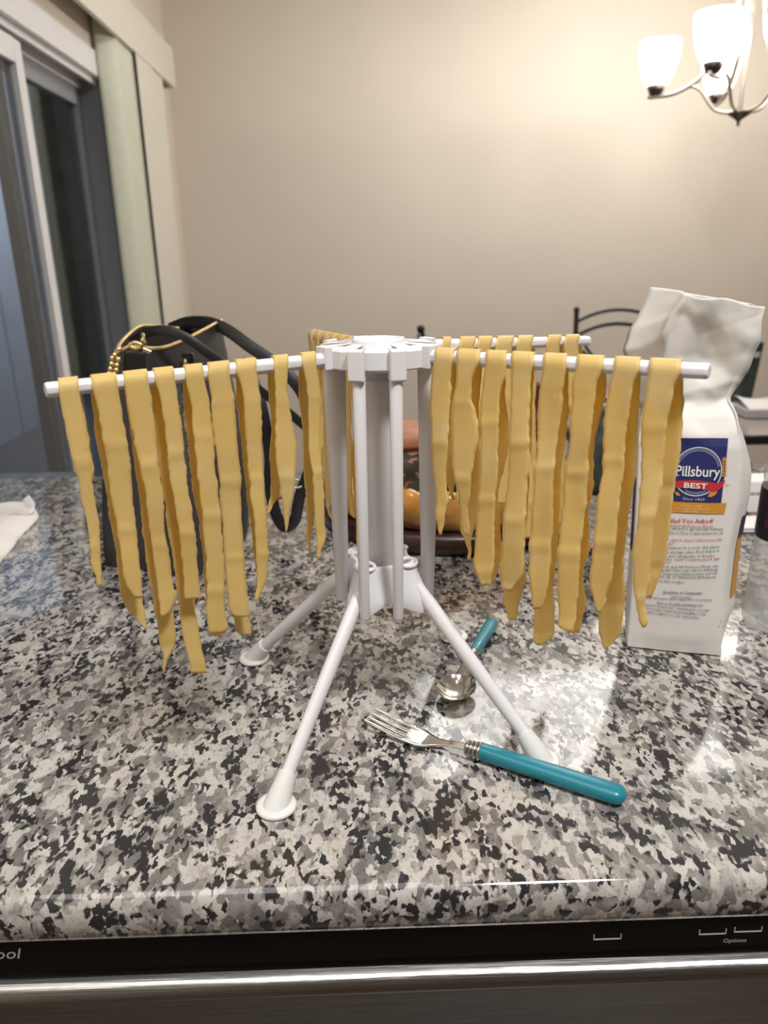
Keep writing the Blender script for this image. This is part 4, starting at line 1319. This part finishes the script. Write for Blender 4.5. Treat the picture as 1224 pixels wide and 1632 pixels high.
quad_px([(1001, 1014), (1151, 1033), (1150, 1046), (1000, 1029.5)], .0030, 10, 3).build('bottom_fold', M['paper'], flour)

# coloured panels printed on the two narrow sides
def side_print(col, u0, u1, rowa, rowb, m, name, lbl):
    st = {1: NF, 3: NF * 2 + NS}[col]
    mb = MB()
    nrm = bE if col == 1 else -bE
    tot = len(rings[0])
    V, F_ = [], []
    ca = [c for c in range(NS + 1) if u0 <= c / NS <= u1]
    for r in range(rowa, rowb + 1):
        for c in ca:
            V.append(np.array(rings[r][(st + c) % tot]) + nrm * .0008)
    w_ = len(ca)
    for r in range(rowb - rowa):
        for c in range(w_ - 1):
            F_.append((r * w_ + c, r * w_ + c + 1, (r + 1) * w_ + c + 1, (r + 1) * w_ + c))
    return mb.add(V, F_, True).build(name, m, flour, lbl)


side_print(1, .10, .95, 14, 30, M['ink_orange'], 'orange_panel', 'orange printed side panel')
side_print(1, .10, .95, 30, 36, M['ink_dark'], 'navy_panel', 'dark printed strip on the side')
side_print(3, .55, .90, 26, 46, M['ink_blue'], 'navy_panel', 'navy printed strip on the left side')
side_print(3, .42, .55, 4, 26, M['ink_blue'], 'navy_panel', 'thin navy line on the left side')

# ------------------------------------------------------------------ handbag behind the left arm
b0, b1, b2 = onz(167, 905), onz(318, 920), onz(398, 856)
b3 = b0 + (b2 - b1)
hb = thing('handbag', (b0 + b2) / 2, 'black grained leather handbag with gold zip rim standing behind the left arm', 'handbag')
tF = [onY(184, 566, 1.00), onY(212, 553, 1.00), onY(232, 557, 1.00), onY(262, 556, 1.02), (onY(300, 541, 1.05)), onY(345, 517, 1.11)]
tB = [onY(352, 513, 1.16), onY(322, 520, 1.17), onY(285, 525, 1.16), onY(250, 522, 1.14), onY(222, 523, 1.12), onY(196, 545, 1.06)]
top = [np.array(p) for p in tF + tB]
bot = [b0 * 1.0, b0 * .65 + b1 * .35, b0 * .45 + b1 * .55, b0 * .25 + b1 * .75, b1, b1 * .5 + b2 * .5, b2, b2 * .7 + b3 * .3, b2 * .4 + b3 * .6, b3, b3 * .6 + b0 * .4, b3 * .3 + b0 * .7]
mid = []
ctr_t = np.mean(top, axis=0); ctr_b = np.mean(bot, axis=0)
rings = []
for t in np.linspace(0, 1, 16):
    ring = []
    pts = []
    for a, b in zip(bot, top):
        p = a * (1 - t) + b * t
        c = ctr_b * (1 - t) + ctr_t * t
        k = 1 + .10 * math.sin(math.pi * min(1, t * 1.05)) - (.04 if t == 0 else 0)
        pts.append(c + (p - c) * np.array([k, k, 1]))
    pts = spline(pts + [pts[0]], 47)[:-1]
    if t == 0:
        for p in pts: p[2] = ZT + .001
    rings.append(pts)
MB().loft(rings, True, False).build('body', M['black_leather'], hb)
inner = []
for t, dz, k in ((0, 0, .97), (.3, -.03, .93), (1, -.07, .86)):
    inner.append([ctr_t + (p - ctr_t) * np.array([k, k, 1]) + np.array([0, 0, dz]) for p in rings[-1]])
MB().loft(inner, False, True).build('lining', M['lining'], hb)
MB().tube([p + np.array([0, 0, .002]) for p in rings[-1]], .0026, 8, loop=True).build('zip_rim', M['brass_zip'], hb)
# tab and hardware at the left end
tb = [onY(198, 560, .972), onY(226, 563, .972), onY(228, 590, .975), onY(222, 604, .980), onY(204, 604, .980), onY(196, 590, .975)]
MB().loft([[p + np.array([0, -.002, 0]) for p in tb], [p + np.array([0, .016, 0]) for p in tb]], smooth=False).build('leather_tab', M['leather_dull'], hb, bevel=.0015)
hw_ = MB()
hw_.tube(spline([onY(206, 550, .97), onY(216, 546, .97), onY(226, 551, .97), onY(216, 555, .97), onY(206, 551, .97)], 20), .0028, 8)
hw_.tube(spline([onY(226, 545, .98), onY(229, 538, .985), onY(227, 533, .99), onY(231, 548, .98)], 12), .003, 8)
hw_.tube([onY(228, 556, .97), onY(240, 561, .972)], .0035, 8)
hw_.build('clasp', M['gold'], hb, 'gold clasp hardware')
lk = [(190, 557), (183, 566), (179, 571), (189, 573), (178, 580), (187, 582), (176, 588), (186, 590), (174, 596), (184, 599), (173, 605), (183, 608)]
for x, y in lk:
    c = onY(x, y, .965)
    MB().lathe([(0.0004, -.0038), (.0030, -.0028), (.0040, 0), (.0030, .0028), (.0004, .0038)], c, 10).build('chain_bead', M['gold'], hb)
MB().lathe([(0.0005, -.005), (.004, -.004), (.005, 0), (.004, .004), (.0005, .005)], onY(297, 577, 1.0), 12).build('stud', M['gold'], hb)
MB().tube(spline([onY(296, 566, 1.02), onY(304, 570, 1.0), onY(298, 580, 1.005)], 10), .006, 8).build('loop', M['leather_dull'], hb)


def band(pts, w, t, n=60):
    P = spline(pts, n)
    rings = []
    for i in range(len(P)):
        tg = P[min(i + 1, len(P) - 1)] - P[max(i - 1, 0)]
        tg /= np.linalg.norm(tg) + 1e-9
        view = np.array([0.15, -0.95, 0.1])
        e = np.cross(tg, view); e /= np.linalg.norm(e) + 1e-9
        nn = np.cross(e, tg)
        rings.append([P[i] + e * (w * a) + nn * (t * b) for a, b in ((-1, -.6), (-.8, -1), (.8, -1), (1, -.6), (1, .6), (.8, 1), (-.8, 1), (-1, .6))])
    return MB().loft(rings)


band([onY(272, 524, 1.17), onY(300, 514, 1.15), onY(335, 515, 1.12), onY(365, 528, 1.10), onY(398, 552, 1.08), onY(435, 577, 1.07), onY(468, 607, 1.06), onY(488, 640, 1.06), onY(500, 690, 1.06), onY(496, 740, 1.07),
      onY(478, 790, 1.09), onY(470, 828, 1.10), onY(455, 840, 1.10), onY(441, 822, 1.10), onY(430, 775, 1.09), onY(430, 725, 1.08), onY(420, 665, 1.07), onY(405, 612, 1.08), onY(382, 575, 1.10)], .0088, .0022, 110).build('shoulder_strap', M['leather_dull'], hb)
band([onY(210, 545, 1.03), onY(238, 529, 1.0), onY(268, 527, .985), onY(300, 540, .98), onY(345, 573, .985), onY(392, 606, 1.0), onY(430, 634, 1.02), onY(470, 666, 1.04), onY(498, 690, 1.055)], .0062, .0022, 60).build('handle_strap', M['leather_dull'], hb)
c = onY(443, 800, 1.10)
MB().tube(spline([onY(434, 812, 1.108), onY(440, 796, 1.104), onY(452, 792, 1.104)], 8), .006, 8, flat=.4).build('strap_lining', M['red'], hb, 'red strap underside')
cc = onY(474, 771, 1.085)
MB().tube([cc + np.array([.0085 * math.cos(a), .004 * math.sin(a), .005 * math.sin(a)]) for a in np.linspace(0, 2 * math.pi, 18, endpoint=False)], .0016, 8, loop=True).build('ring', M['steel'], hb, 'silver strap ring')

# ------------------------------------------------------------------ dish, jar and bottles behind the rack
DX, DYc = 0.135, 1.215
dish = thing('scalloped_dish', (DX, DYc, ZT), 'amber glazed dish with folded scalloped rim on a dark base behind the rack', 'dish')
SXD, SYD = .215, .205
MB().lathe([(.80, .0005), (.97, .001), (1.0, .006), (.995, .026), (.96, .034), (.85, .032), (.3, .030)], (DX, DYc, ZT), 64, SXD, SYD, cap0=True, cap1=True).build('base', M['brown_base'], dish)
rings = []
for (r, z, k) in ((.80, .030, 0), (.93, .033, .3), (.985, .045, .6), (1.0, .060, .9), (.985, .076, 1.0), (.95, .084, 1.0), (.90, .078, .8), (.84, .055, .4), (.70, .040, .1), (.30, .036, 0)):
    ring = []
    for i in range(120):
        a = 2 * math.pi * i / 120
        lob = abs(math.sin(a * 9 + .8 * math.sin(a * 3)))
        rr = r * (1 - .085 * k * (1 - lob))
        zz = z + k * (.020 * lob - .010) + k * .008 * math.sin(3 * a + 1)
        ring.append((DX + SXD * rr * math.cos(a), DYc + SYD * rr * math.sin(a), ZT + zz))
    rings.append(ring)
MB().loft(rings, False, True).build('folded_rim', M['amber'], dish)

jz = ZT + .037
jx, jy = onY(642, 780, 1.20)[0], 1.20
jar = thing('terracotta_jar', (jx, jy, jz), 'terracotta jar splashed with dark green glaze sitting in the amber dish', 'jar')
ztop = onY(650, 690, 1.16)[2] - jz
R_ = .062
MB().lathe([(.030, .0), (.046, .004), (.058, .03), (R_, .07), (R_ - .001, ztop - .045), (.058, ztop - .026), (.050, ztop - .020), (.048, ztop - .03), (.045, .02)], (jx, jy, jz), 40, cap0=True).build('body', M['terracotta'], jar)
MB().lathe([(.0505, ztop - .022), (.066, ztop - .020), (.068, ztop - .016), (.068, ztop - .004), (.066, ztop), (.030, ztop + .002), (.001, ztop + .003)], (jx, jy, jz), 40).build('lid', M['terracotta'], jar)
gl = MB()
V, F_ = [], []
nA, nZ = 40, 14
for i in range(nZ + 1):
    for k in range(nA + 1):
        a = math.radians(200 + 150 * k / nA)
        lo_ = .020 + .03 * noise.noise((k * .16, 3.3, 0)) ; hi_ = ztop - .030 + .012 * noise.noise((k * .3, 9.1, 0))
        z = lo_ + (hi_ - lo_) * i / nZ
        r = interp([0, .004, .03, .07, ztop - .045, ztop - .02], [.030, .046, .058, R_, R_ - .001, .055], z) + .0014
        V.append((jx + r * math.cos(a), jy + r * math.sin(a), jz + z))
for i in range(nZ):
    for k in range(nA):
        if noise.noise((k * .30, i * .55, 4.7)) > .30: continue
        a = i * (nA + 1) + k
        F_.append((a, a + 1, a + nA + 2, a + nA + 1))
gl.add(V, F_, True).build('glaze', M['green_stone'], jar, 'dark green glaze patches')


def bottle(name, px_, ptop, Y, label, zb, rb, m_body, cap_mat, hneck=.085, foil=.05):
    p = onY(px_, ptop, Y)
    h = p[2] - zb
    o = thing(name, (p[0], Y, zb), label, 'bottle')
    MB().lathe([(rb * .6, .001), (rb * .95, .002), (rb, .006), (rb, h - hneck - .045), (rb * .93, h - hneck - .028), (rb * .62, h - hneck - .008), (.0155, h - hneck + .006), (.0140, h - foil)], (p[0], Y, zb), 32, cap0=True, cap1=True).build('body', m_body, o)
    MB().lathe([(.0150, h - foil), (.0152, h - .012), (.0165, h - .011), (.0165, h - .004), (.0150, h - .0005), (.001, h)], (p[0], Y, zb), 24, cap0=True).build('capsule', cap_mat, o)
    return o


bottle('wine_bottle', 856, 607, 1.25, 'dark wine bottle with burgundy foil standing in the dish', ZT + .037, .037, M['wine'], M['capsule'], .095, .075)
p = onY(727, 745, 1.20)
can = thing('black_canister', (p[0], 1.20, ZT + .037), 'black glossy canister in the dish beside the terracotta jar', 'canister')
hc = p[2] - ZT - .037
MB().lathe([(.024, .001), (.029, .003), (.030, .01), (.030, hc - .02), (.028, hc - .012)], (p[0], 1.20, ZT + .037), 28, cap0=True, cap1=True).build('body', M['black_gear'], can)
MB().lathe([(.0305, hc - .014), (.0312, hc - .010), (.030, hc - .002), (.012, hc + .002), (.001, hc + .002)], (p[0], 1.20, ZT + .037), 28, cap0=True).build('lid', M['black_gear'], can)
p = onY(957, 640, 1.20)
gj = thing('green_vase', (p[0], 1.205, ZT + .037), 'dark green stoneware vase behind the front right pasta', 'vase')
hv = p[2] - ZT - .037
MB().lathe([(.025, .001), (.036, .003), (.043, .03), (.045, hv * .5), (.041, hv * .8), (.034, hv - .012), (.036, hv), (.032, hv), (.030, hv - .012), (.036, hv * .6), (.03, .02)], (p[0], 1.205, ZT + .037), 32, cap0=True, cap1=True).build('body', M['green_stone'], gj)
MB().lathe([(.0355, hv - .003), (.0375, hv), (.0355, hv + .003), (.0325, hv + .002), (.0325, hv - .002)], (p[0], 1.205, ZT + .037), 32).build('rim', M['grey_card'], gj, 'pale glazed rim')

# ------------------------------------------------------------------ things at the right edge
p = onz(1200, 1006)
bx, by = p[0] + .029, p[1] + .016
wb = thing('water_bottle', (bx, by, ZT), 'clear ribbed plastic water bottle with a navy label at the right edge', 'bottle')
pr = [(.012, .003), (.024, .0005), (.030, .003), (.0325, .010)]
for i in range(9):
    z = .014 + i * .0075
    pr += [(.0325, z), (.0308, z + .0038)]
zl = .110
pr += [(.0322, .083), (.0305, .095), (.0318, zl), (.0318, .172), (.0305, .176), (.0318, .183), (.026, .202), (.017, .216), (.0125, .220), (.0125, .232)]
MB().lathe(pr, (bx, by, ZT), 36, cap0=True, cap1=True).build('shell', M['pet'], wb)
MB().lathe([(.0322, zl + .002), (.0324, zl + .004), (.0324, .168), (.0322, .170)], (bx, by, ZT), 36).build('label', M['label_navy'], wb, 'navy wrap label')
pp = MB()
for a0 in np.linspace(195, 250, 10):
    a, b = math.radians(a0), math.radians(a0 + 6.2)
    pp.add([(bx + .0327 * math.cos(q), by + .0327 * math.sin(q), ZT + z) for q, z in ((a, .128), (b, .128), (b, .137), (a, .137))], [(0, 1, 2, 3)], True)
pp.build('label_stripe', M['label_red'], wb, 'red stripe on the label')
MB().lathe([(.0142, .226), (.0148, .228), (.0148, .240), (.0135, .2415), (.001, .2415)], (bx, by, ZT), 24, cap0=True).build('cap', M['card'], wb)


def slab(name, x0, y0, w, d, h, z, rot, m, label, cat, group=None, bevel=.002, lid=None):
    o = thing(name, (x0, y0, z), label, cat, group)
    c, s = math.cos(rot), math.sin(rot)
    q = lambda a, b, zz: (x0 + a * c - b * s, y0 + a * s + b * c, z + zz)
    split = h * .55 if lid else h
    mb = MB().loft([[q(0, 0, .0005), q(w, 0, .0005), q(w, d, .0005), q(0, d, .0005)], [q(0, 0, split), q(w, 0, split), q(w, d, split), q(0, d, split)]], smooth=False)
    mb.build('body', m, o, bevel=bevel)
    if lid:
        e = .0008
        MB().loft([[q(-e, -e, split), q(w + e, -e, split), q(w + e, d + e, split), q(-e, d + e, split)], [q(-e, -e, h), q(w + e, -e, h), q(w + e, d + e, h), q(-e, d + e, h)]], smooth=False).build('lid', lid, o, bevel=bevel)
    return o, q


p = onz(1172, 850)
slab('white_box', p[0], p[1], .13, .055, .010, ZT, -.03, M['card'], 'thin white carton lying on the granite behind the water bottle', 'box', 'cartons on the worktop', lid=M['card'])
p = onz(1168, 818)
o, q = slab('white_box', p[0], p[1], .16, .05, .056, ZT, -.03, M['card'], 'upright white carton with small grey print behind the thin carton', 'box', 'cartons on the worktop', lid=M['card'])
fn = lambda u, v: np.array(q(.03, 0, .030)) + (np.array(q(.16, 0, .030)) - np.array(q(.03, 0, .030))) * (u / .13) + np.array([0, -.0018, v])
printed('FRESH PASTA' if False else 'fragile', .0, .040, fn, .004).build('printed_text', M['ink_grey'], o) if False else None
ln = MB()
for u0, u1 in ((.012, .022), (.024, .031), (.033, .043)):
    ln.add([np.array(q(u0, -.0016, .034)), np.array(q(u1, -.0016, .034)), np.array(q(u1, -.0016, .037)), np.array(q(u0, -.0016, .037))], [(0, 1, 2, 3)], False)
ln.build('print_line', M['ink_grey'], o, 'line of small grey print')

# white paper towel at the left edge
po = [(-60, 812), (-30, 806), (0, 803), (22, 801), (44, 803), (58, 815), (61, 826), (47, 842), (31, 858), (22, 872), (6, 890), (-10, 906), (-60, 925)]
P = [onz(x, y) for x, y in po]
c = np.mean(P, axis=0)
rings = []
for k in np.linspace(1, 0.03, 14):
    ring = []
    for i, q_ in enumerate(spline(P + [P[0]], 90)[:-1]):
        s = c + (q_ - c) * k
        h = .004 + .010 * (1 - k) ** .7 + .004 * noise.noise((s[0] * 30, s[1] * 30, 0)) * (1 if k < .98 else .2)
        ring.append((s[0], s[1], ZT + (h if k < .99 else .0012)))
    rings.append(ring)
tw = MB().loft([[(a, b, ZT + .0004) for a, b, _ in rings[0]]] + rings, True, True).build('paper_towel', M['towel'], None, 'crumpled white paper towel lying at the left edge of the granite', 'towel')
fl = band([onz(2, 816, ZT + .016), onz(20, 812, ZT + .02), onz(44, 815, ZT + .016), onz(50, 806, ZT + .018), onz(44, 797, ZT + .026), onz(41, 793, ZT + .03)], .007, .0012, 30).build('folded_edge', M['towel'], tw)
# stray scraps of dough
for (x, y, l, a, lb) in ((125, 823, .008, 1.0, 'tiny sliver of pasta on the granite left of the left arm'), (714, 1344, .005, .3, 'tiny yellow dough crumb near the front granite edge')):
    p = onz(x, y)
    d = np.array([math.cos(a), math.sin(a), 0]) * l / 2
    tag(MB().tube([p - d + np.array([0, 0, .0012]), p + np.array([0, 0, .0016]), p + d + np.array([0, 0, .0012])], [.0006, .0011, .0005], 6).build('dough_scrap', M['pasta']), lb, 'dough scrap')

# ------------------------------------------------------------------ dining corner: table, chairs, chandelier
tbx, tby, tz = 1.30, 2.68, .75
dt = thing('dining_table', (tbx, tby, 0), 'dark-rimmed dining table behind the flour bag', 'table')
MB().box((.72, 2.40, tz - .022), (2.15, 2.95, tz - .003)).build('tabletop', M['table_top'], dt, bevel=.003)
rm = MB()
for a_, b_ in (((.70, 2.385, tz - .030), (2.17, 2.402, tz)), ((.70, 2.948, tz - .030), (2.17, 2.965, tz)), ((.70, 2.402, tz - .030), (.722, 2.948, tz)), ((2.148, 2.402, tz - .030), (2.17, 2.948, tz))):
    rm.box(a_, b_)
rm.build('rim', M['iron'], dt, bevel=.003)
for x in (.76, 2.11):
    for y in (2.44, 2.91):
        MB().tube([(x, y, 0), (x, y, tz - .030)], [.018, .020], 10).build('leg', M['iron'], dt)
pc = onz(1172, 632, tz)
o = MB()
sheet = [onz(1172, 640, tz), onz(1300, 650, tz), onz(1300, 622, tz), onz(1180, 624, tz)]
slab('paper_stack', 1.40, 2.66, .34, .17, .030, tz, .0, M['grey_card'], 'low stack of grey papers on the dining table', 'papers')
V = [(1.41, 2.665, tz + .0325), (1.75, 2.66, tz + .0325), (1.75, 2.81, tz + .050), (1.42, 2.82, tz + .058)]
sh = MB()
rings = []
for u in np.linspace(0, 1, 9):
    a = np.array(V[0]) * (1 - u) + np.array(V[1]) * u; b = np.array(V[3]) * (1 - u) + np.array(V[2]) * u
    rings.append([a * (1 - t) + b * t + np.array([0, 0, .012 * math.sin(u * 7 + t * 3) * t]) for t in np.linspace(0, 1, 7)] + [b * (1 - t) + a * t + np.array([0, 0, .012 * math.sin(u * 7 + (1 - t) * 3) * (1 - t) - .001]) for t in np.linspace(0, 1, 7)])
sh.loft(rings).build('paper_sheet', M['card'], None, 'loose white sheet curling over the grey paper stack', 'paper')
# dark leaning binder
A_, B_ = onY(1186, 640, 2.86), onY(1208, 545, 2.87)
bd = thing('leaning_binder', (A_[0], 2.86, tz), 'dark green binder standing tilted on the dining table behind the flour bag', 'binder')
A_[2] = tz + .001
w = .035
MB().loft([[A_ + np.array([-w, -.02, 0]), A_ + np.array([w * .45, -.02, 0]), A_ + np.array([w * .45, .05, 0]), A_ + np.array([-w, .05, 0])], [B_ + np.array([-w, -.02, 0]), B_ + np.array([w * .45, -.02, 0]), B_ + np.array([w * .45, .05, 0]), B_ + np.array([-w, .05, 0])]], smooth=False).build('cover', M['binder'], bd, bevel=.003)
mm_ = A_ * .22 + B_ * .78
n2 = A_ * .14 + B_ * .86
MB().loft([[mm_ + np.array([-w * .6, -.0215, 0]), mm_ + np.array([w * .2, -.0215, 0]), n2 + np.array([w * .2, -.0215, 0]), n2 + np.array([-w * .6, -.0215, 0])], [mm_ + np.array([-w * .6, -.0195, 0]), mm_ + np.array([w * .2, -.0195, 0]), n2 + np.array([w * .2, -.0195, 0]), n2 + np.array([-w * .6, -.0195, 0])]], smooth=False).build('spine_label', M['grey_card'], bd)
p = onz(1210, 622, tz)
slab('tissue_box', 1.66, 2.97 - .12, .12, .06, .075, tz + .0, .0, M['card'], 'small white box standing at the back of the dining table', 'box')


# wrought-iron chair (built facing -y at the origin, then placed)
def make_chair(label):
    t = thing('iron_chair', (0, 0, 0), label, 'chair', 'wrought-iron dining chairs')
    W, HT = .195, 1.105
    for sx in (-1, 1):
        MB().tube(spline([(sx * W * .97, .06, 0), (sx * W * .98, .02, .45), (sx * W, .03, .8), (sx * W, .06, HT - .02)], 16), .0115, 10).build('post', M['iron'], t)
        MB().lathe([(.0005, -.014), (.011, -.011), (.0145, 0), (.011, .011), (.0005, .014)], (sx * W, .062, HT - .008), 12).build('finial', M['iron'], t)
        MB().tube([(sx * W * .98, -.36, 0), (sx * W * .98, -.36, .44)], .0105, 10).build('leg', M['iron'], t)
    yb = .055
    for z0, rise, r in ((HT - .062, .050, .0075), (HT - .125, .052, .0085)):
        MB().tube([(W * u, yb + .020 * (1 - u * u), z0 + rise * (1 - u * u)) for u in np.linspace(-1, 1, 19)], r, 8).build('rail', M['iron'], t)
    MB().tube([(W * .84 * u, yb + .012 * (1 - u * u), HT - .125 - .125 * (1 - abs(u) ** 2.4) ** .8) for u in np.linspace(-1, 1, 25)], .0068, 8).build('scroll', M['iron'], t)
    for sx in (-1, 1):
        MB().tube(spline([(sx * W * .98, yb, HT - .175), (sx * W * .70, yb, HT - .21), (sx * W * .52, yb, HT - .30), (sx * W * .46, yb - .01, .50)], 16), .0072, 8).build('scroll', M['iron'], t)
    MB().tube([(-W, .035, .52), (W, .035, .52)], .008, 8).build('rail', M['iron'], t)
    fr = MB()
    for a_, b_ in (((-W, .02, .44), (W, .02, .44)), ((-W, -.36, .44), (W, -.36, .44)), ((-W, .02, .44), (-W, -.36, .44)), ((W, .02, .44), (W, -.36, .44))):
        fr.tube([a_, b_], .009, 8)
    fr.build('seat_frame', M['iron'], t)
    rg_ = []
    for z, k in ((.450, .93), (.456, 1.0), (.480, 1.0), (.490, .95), (.493, .7)):
        rg_.append([(W * .98 * k * math.copysign(abs(math.cos(a)) ** .35, math.cos(a)), -.17 + .185 * k * math.copysign(abs(math.sin(a)) ** .35, math.sin(a)), z) for a in np.linspace(0, 2 * math.pi, 32, endpoint=False)])
    MB().loft(rg_).build('cushion', M['seat_fabric'], t)
    return t


ch = make_chair('black wrought-iron chair with arched back beyond the flour bag')
ch.location = (1.150, 3.36, 0)
ch2 = copy_tree(ch)
ch2['label'] = 'black wrought-iron chair seen from the side behind the rack hub'
ch2.location = (.250, 2.42, 0)
ch2.rotation_euler = (0, 0, math.radians(88))

# low padded seat back peeking over the far worktop edge
p = onY(70, 757, 1.72)
st = thing('bar_stool', (p[0] - .05, 1.80, 0), 'slate blue padded stool back just above the far worktop edge at left', 'stool')
sx0, zt2 = p[0] - .05, p[2]
rg_ = []
for z in (zt2 - .30, zt2 - .02, zt2 - .004, zt2):
    k = 1 if z < zt2 - .01 else .97 if z < zt2 else .90
    rg_.append([(sx0 + .17 * k * math.copysign(abs(math.cos(a)) ** .4, math.cos(a)), 1.72 + .025 * k * math.sin(a), z) for a in np.linspace(0, 2 * math.pi, 28, endpoint=False)])
MB().loft(rg_).build('backrest', M['blue_fabric'], st)
rg_ = [[(sx0 + .18 * k * math.copysign(abs(math.cos(a)) ** .4, math.cos(a)), 1.90 + .17 * k * math.copysign(abs(math.sin(a)) ** .4, math.sin(a)), z) for a in np.linspace(0, 2 * math.pi, 28, endpoint=False)] for z, k in ((.60, .95), (.61, 1), (.65, 1), (.66, .95))]
MB().loft(rg_).build('seat', M['blue_fabric'], st)
for sx in (-1, 1):
    MB().tube([(sx0 + sx * .13, 1.745, .62), (sx0 + sx * .13, 1.735, zt2 - .10)], .010, 8).build('back_support', M['iron'], st)
    for y in (1.76, 2.04):
        MB().tube([(sx0 + sx * .17, y, 0), (sx0 + sx * .14, y * .9 + .19, .605)], .013, 8).build('leg', M['iron'], st)

# chandelier over the table
CHY = 2.86
CHX = onY(1176, 200, CHY)[0]
RA = .285
KC = 1.11
zb_ = onY(1170, 202, CHY)[2]
chd = thing('chandelier', (CHX, CHY, zb_), 'brushed nickel chandelier with five lit frosted glass cups at the upper right', 'chandelier')
MB().lathe([(.0005, 0), (.004, .002), (.006, .010), (.004, .014), (.014, .024), (.034, .036), (.040, .042), (.036, .046), (.012, .052)], (CHX, CHY, zb_), 28).build('finial', M['nickel_dark'], chd)
MB().tube([(CHX, CHY, zb_ + .05), (CHX, CHY, CEIL - .03)], .007, 10).build('stem', M['nickel'], chd)
MB().lathe([(.06, CEIL - .002 - zb_), (.06, CEIL - .02 - zb_), (.03, CEIL - .04 - zb_), (.008, CEIL - .045 - zb_)], (CHX, CHY, zb_), 28, cap0=True).build('canopy', M['nickel'], chd)
zs0 = onY(1050, 150, CHY + .10)[2]           # underside of the outer cup
for az in (154, 226, 298, 10, 82):
    d = np.array([math.cos(math.radians(az)), math.sin(math.radians(az)), 0])
    C0 = np.array([CHX, CHY, 0])
    tip = C0 + d * (RA + .006)
    zarm = zs0 - .004
    am = MB()
    am.tube(spline([tip + d * .020 + np.array([0, 0, zarm + .003]), tip + np.array([0, 0, zarm]), C0 + d * RA * .74 + np.array([0, 0, zarm + .008]), C0 + d * RA * .46 + np.array([0, 0, zarm + .055]),
                    C0 + d * RA * .27 + np.array([0, 0, zarm + .145]), C0 + d * RA * .15 + np.array([0, 0, zarm + .28]), C0 + d * .022 + np.array([0, 0, zarm + .52])], 34), .0075, 8)
    arm_ = am.build('arm', M['nickel'], chd)
    MB().tube(spline([C0 + d * RA * .62 + np.array([0, 0, zarm + .026]), C0 + d * RA * .48 + np.array([0, 0, zarm + .008]), C0 + d * RA * .30 + np.array([0, 0, zb_ + .062]), C0 + d * RA * .12 + np.array([0, 0, zb_ + .046]), C0 + d * .012 + np.array([0, 0, zb_ + .046])], 24), .0058, 8).build('brace', M['nickel'], arm_)
    cz = C0 + d * RA + np.array([0, 0, zs0])
    MB().lathe([(a * KC, b * KC) for a, b in [(.010, -.002), (.018, .002), (.024, .012), (.029, .026), (.024, .027)]], cz, 20, cap0=True, ).build('cup', M['nickel_dark'], arm_)
    sh_ = MB().lathe([(a * KC, b * KC) for a, b in [(.026, .024), (.036, .032), (.048, .055), (.058, .088), (.063, .120), (.064, .145), (.0635, .152), (.061, .152), (.060, .120), (.045, .056), (.030, .034)]], cz, 30).build('lamp_shade', M['shade'], arm_)
    ld = bpy.data.lights.new('lamp_bulb', 'POINT')
    ld.energy = 12.0
    ld.color = WARM
    ld.shadow_soft_size = .03
    lo = bpy.data.objects.new('lamp_bulb', ld)
    COL.objects.link(lo)
    lo.location = tuple(cz + np.array([0, 0, .19]))
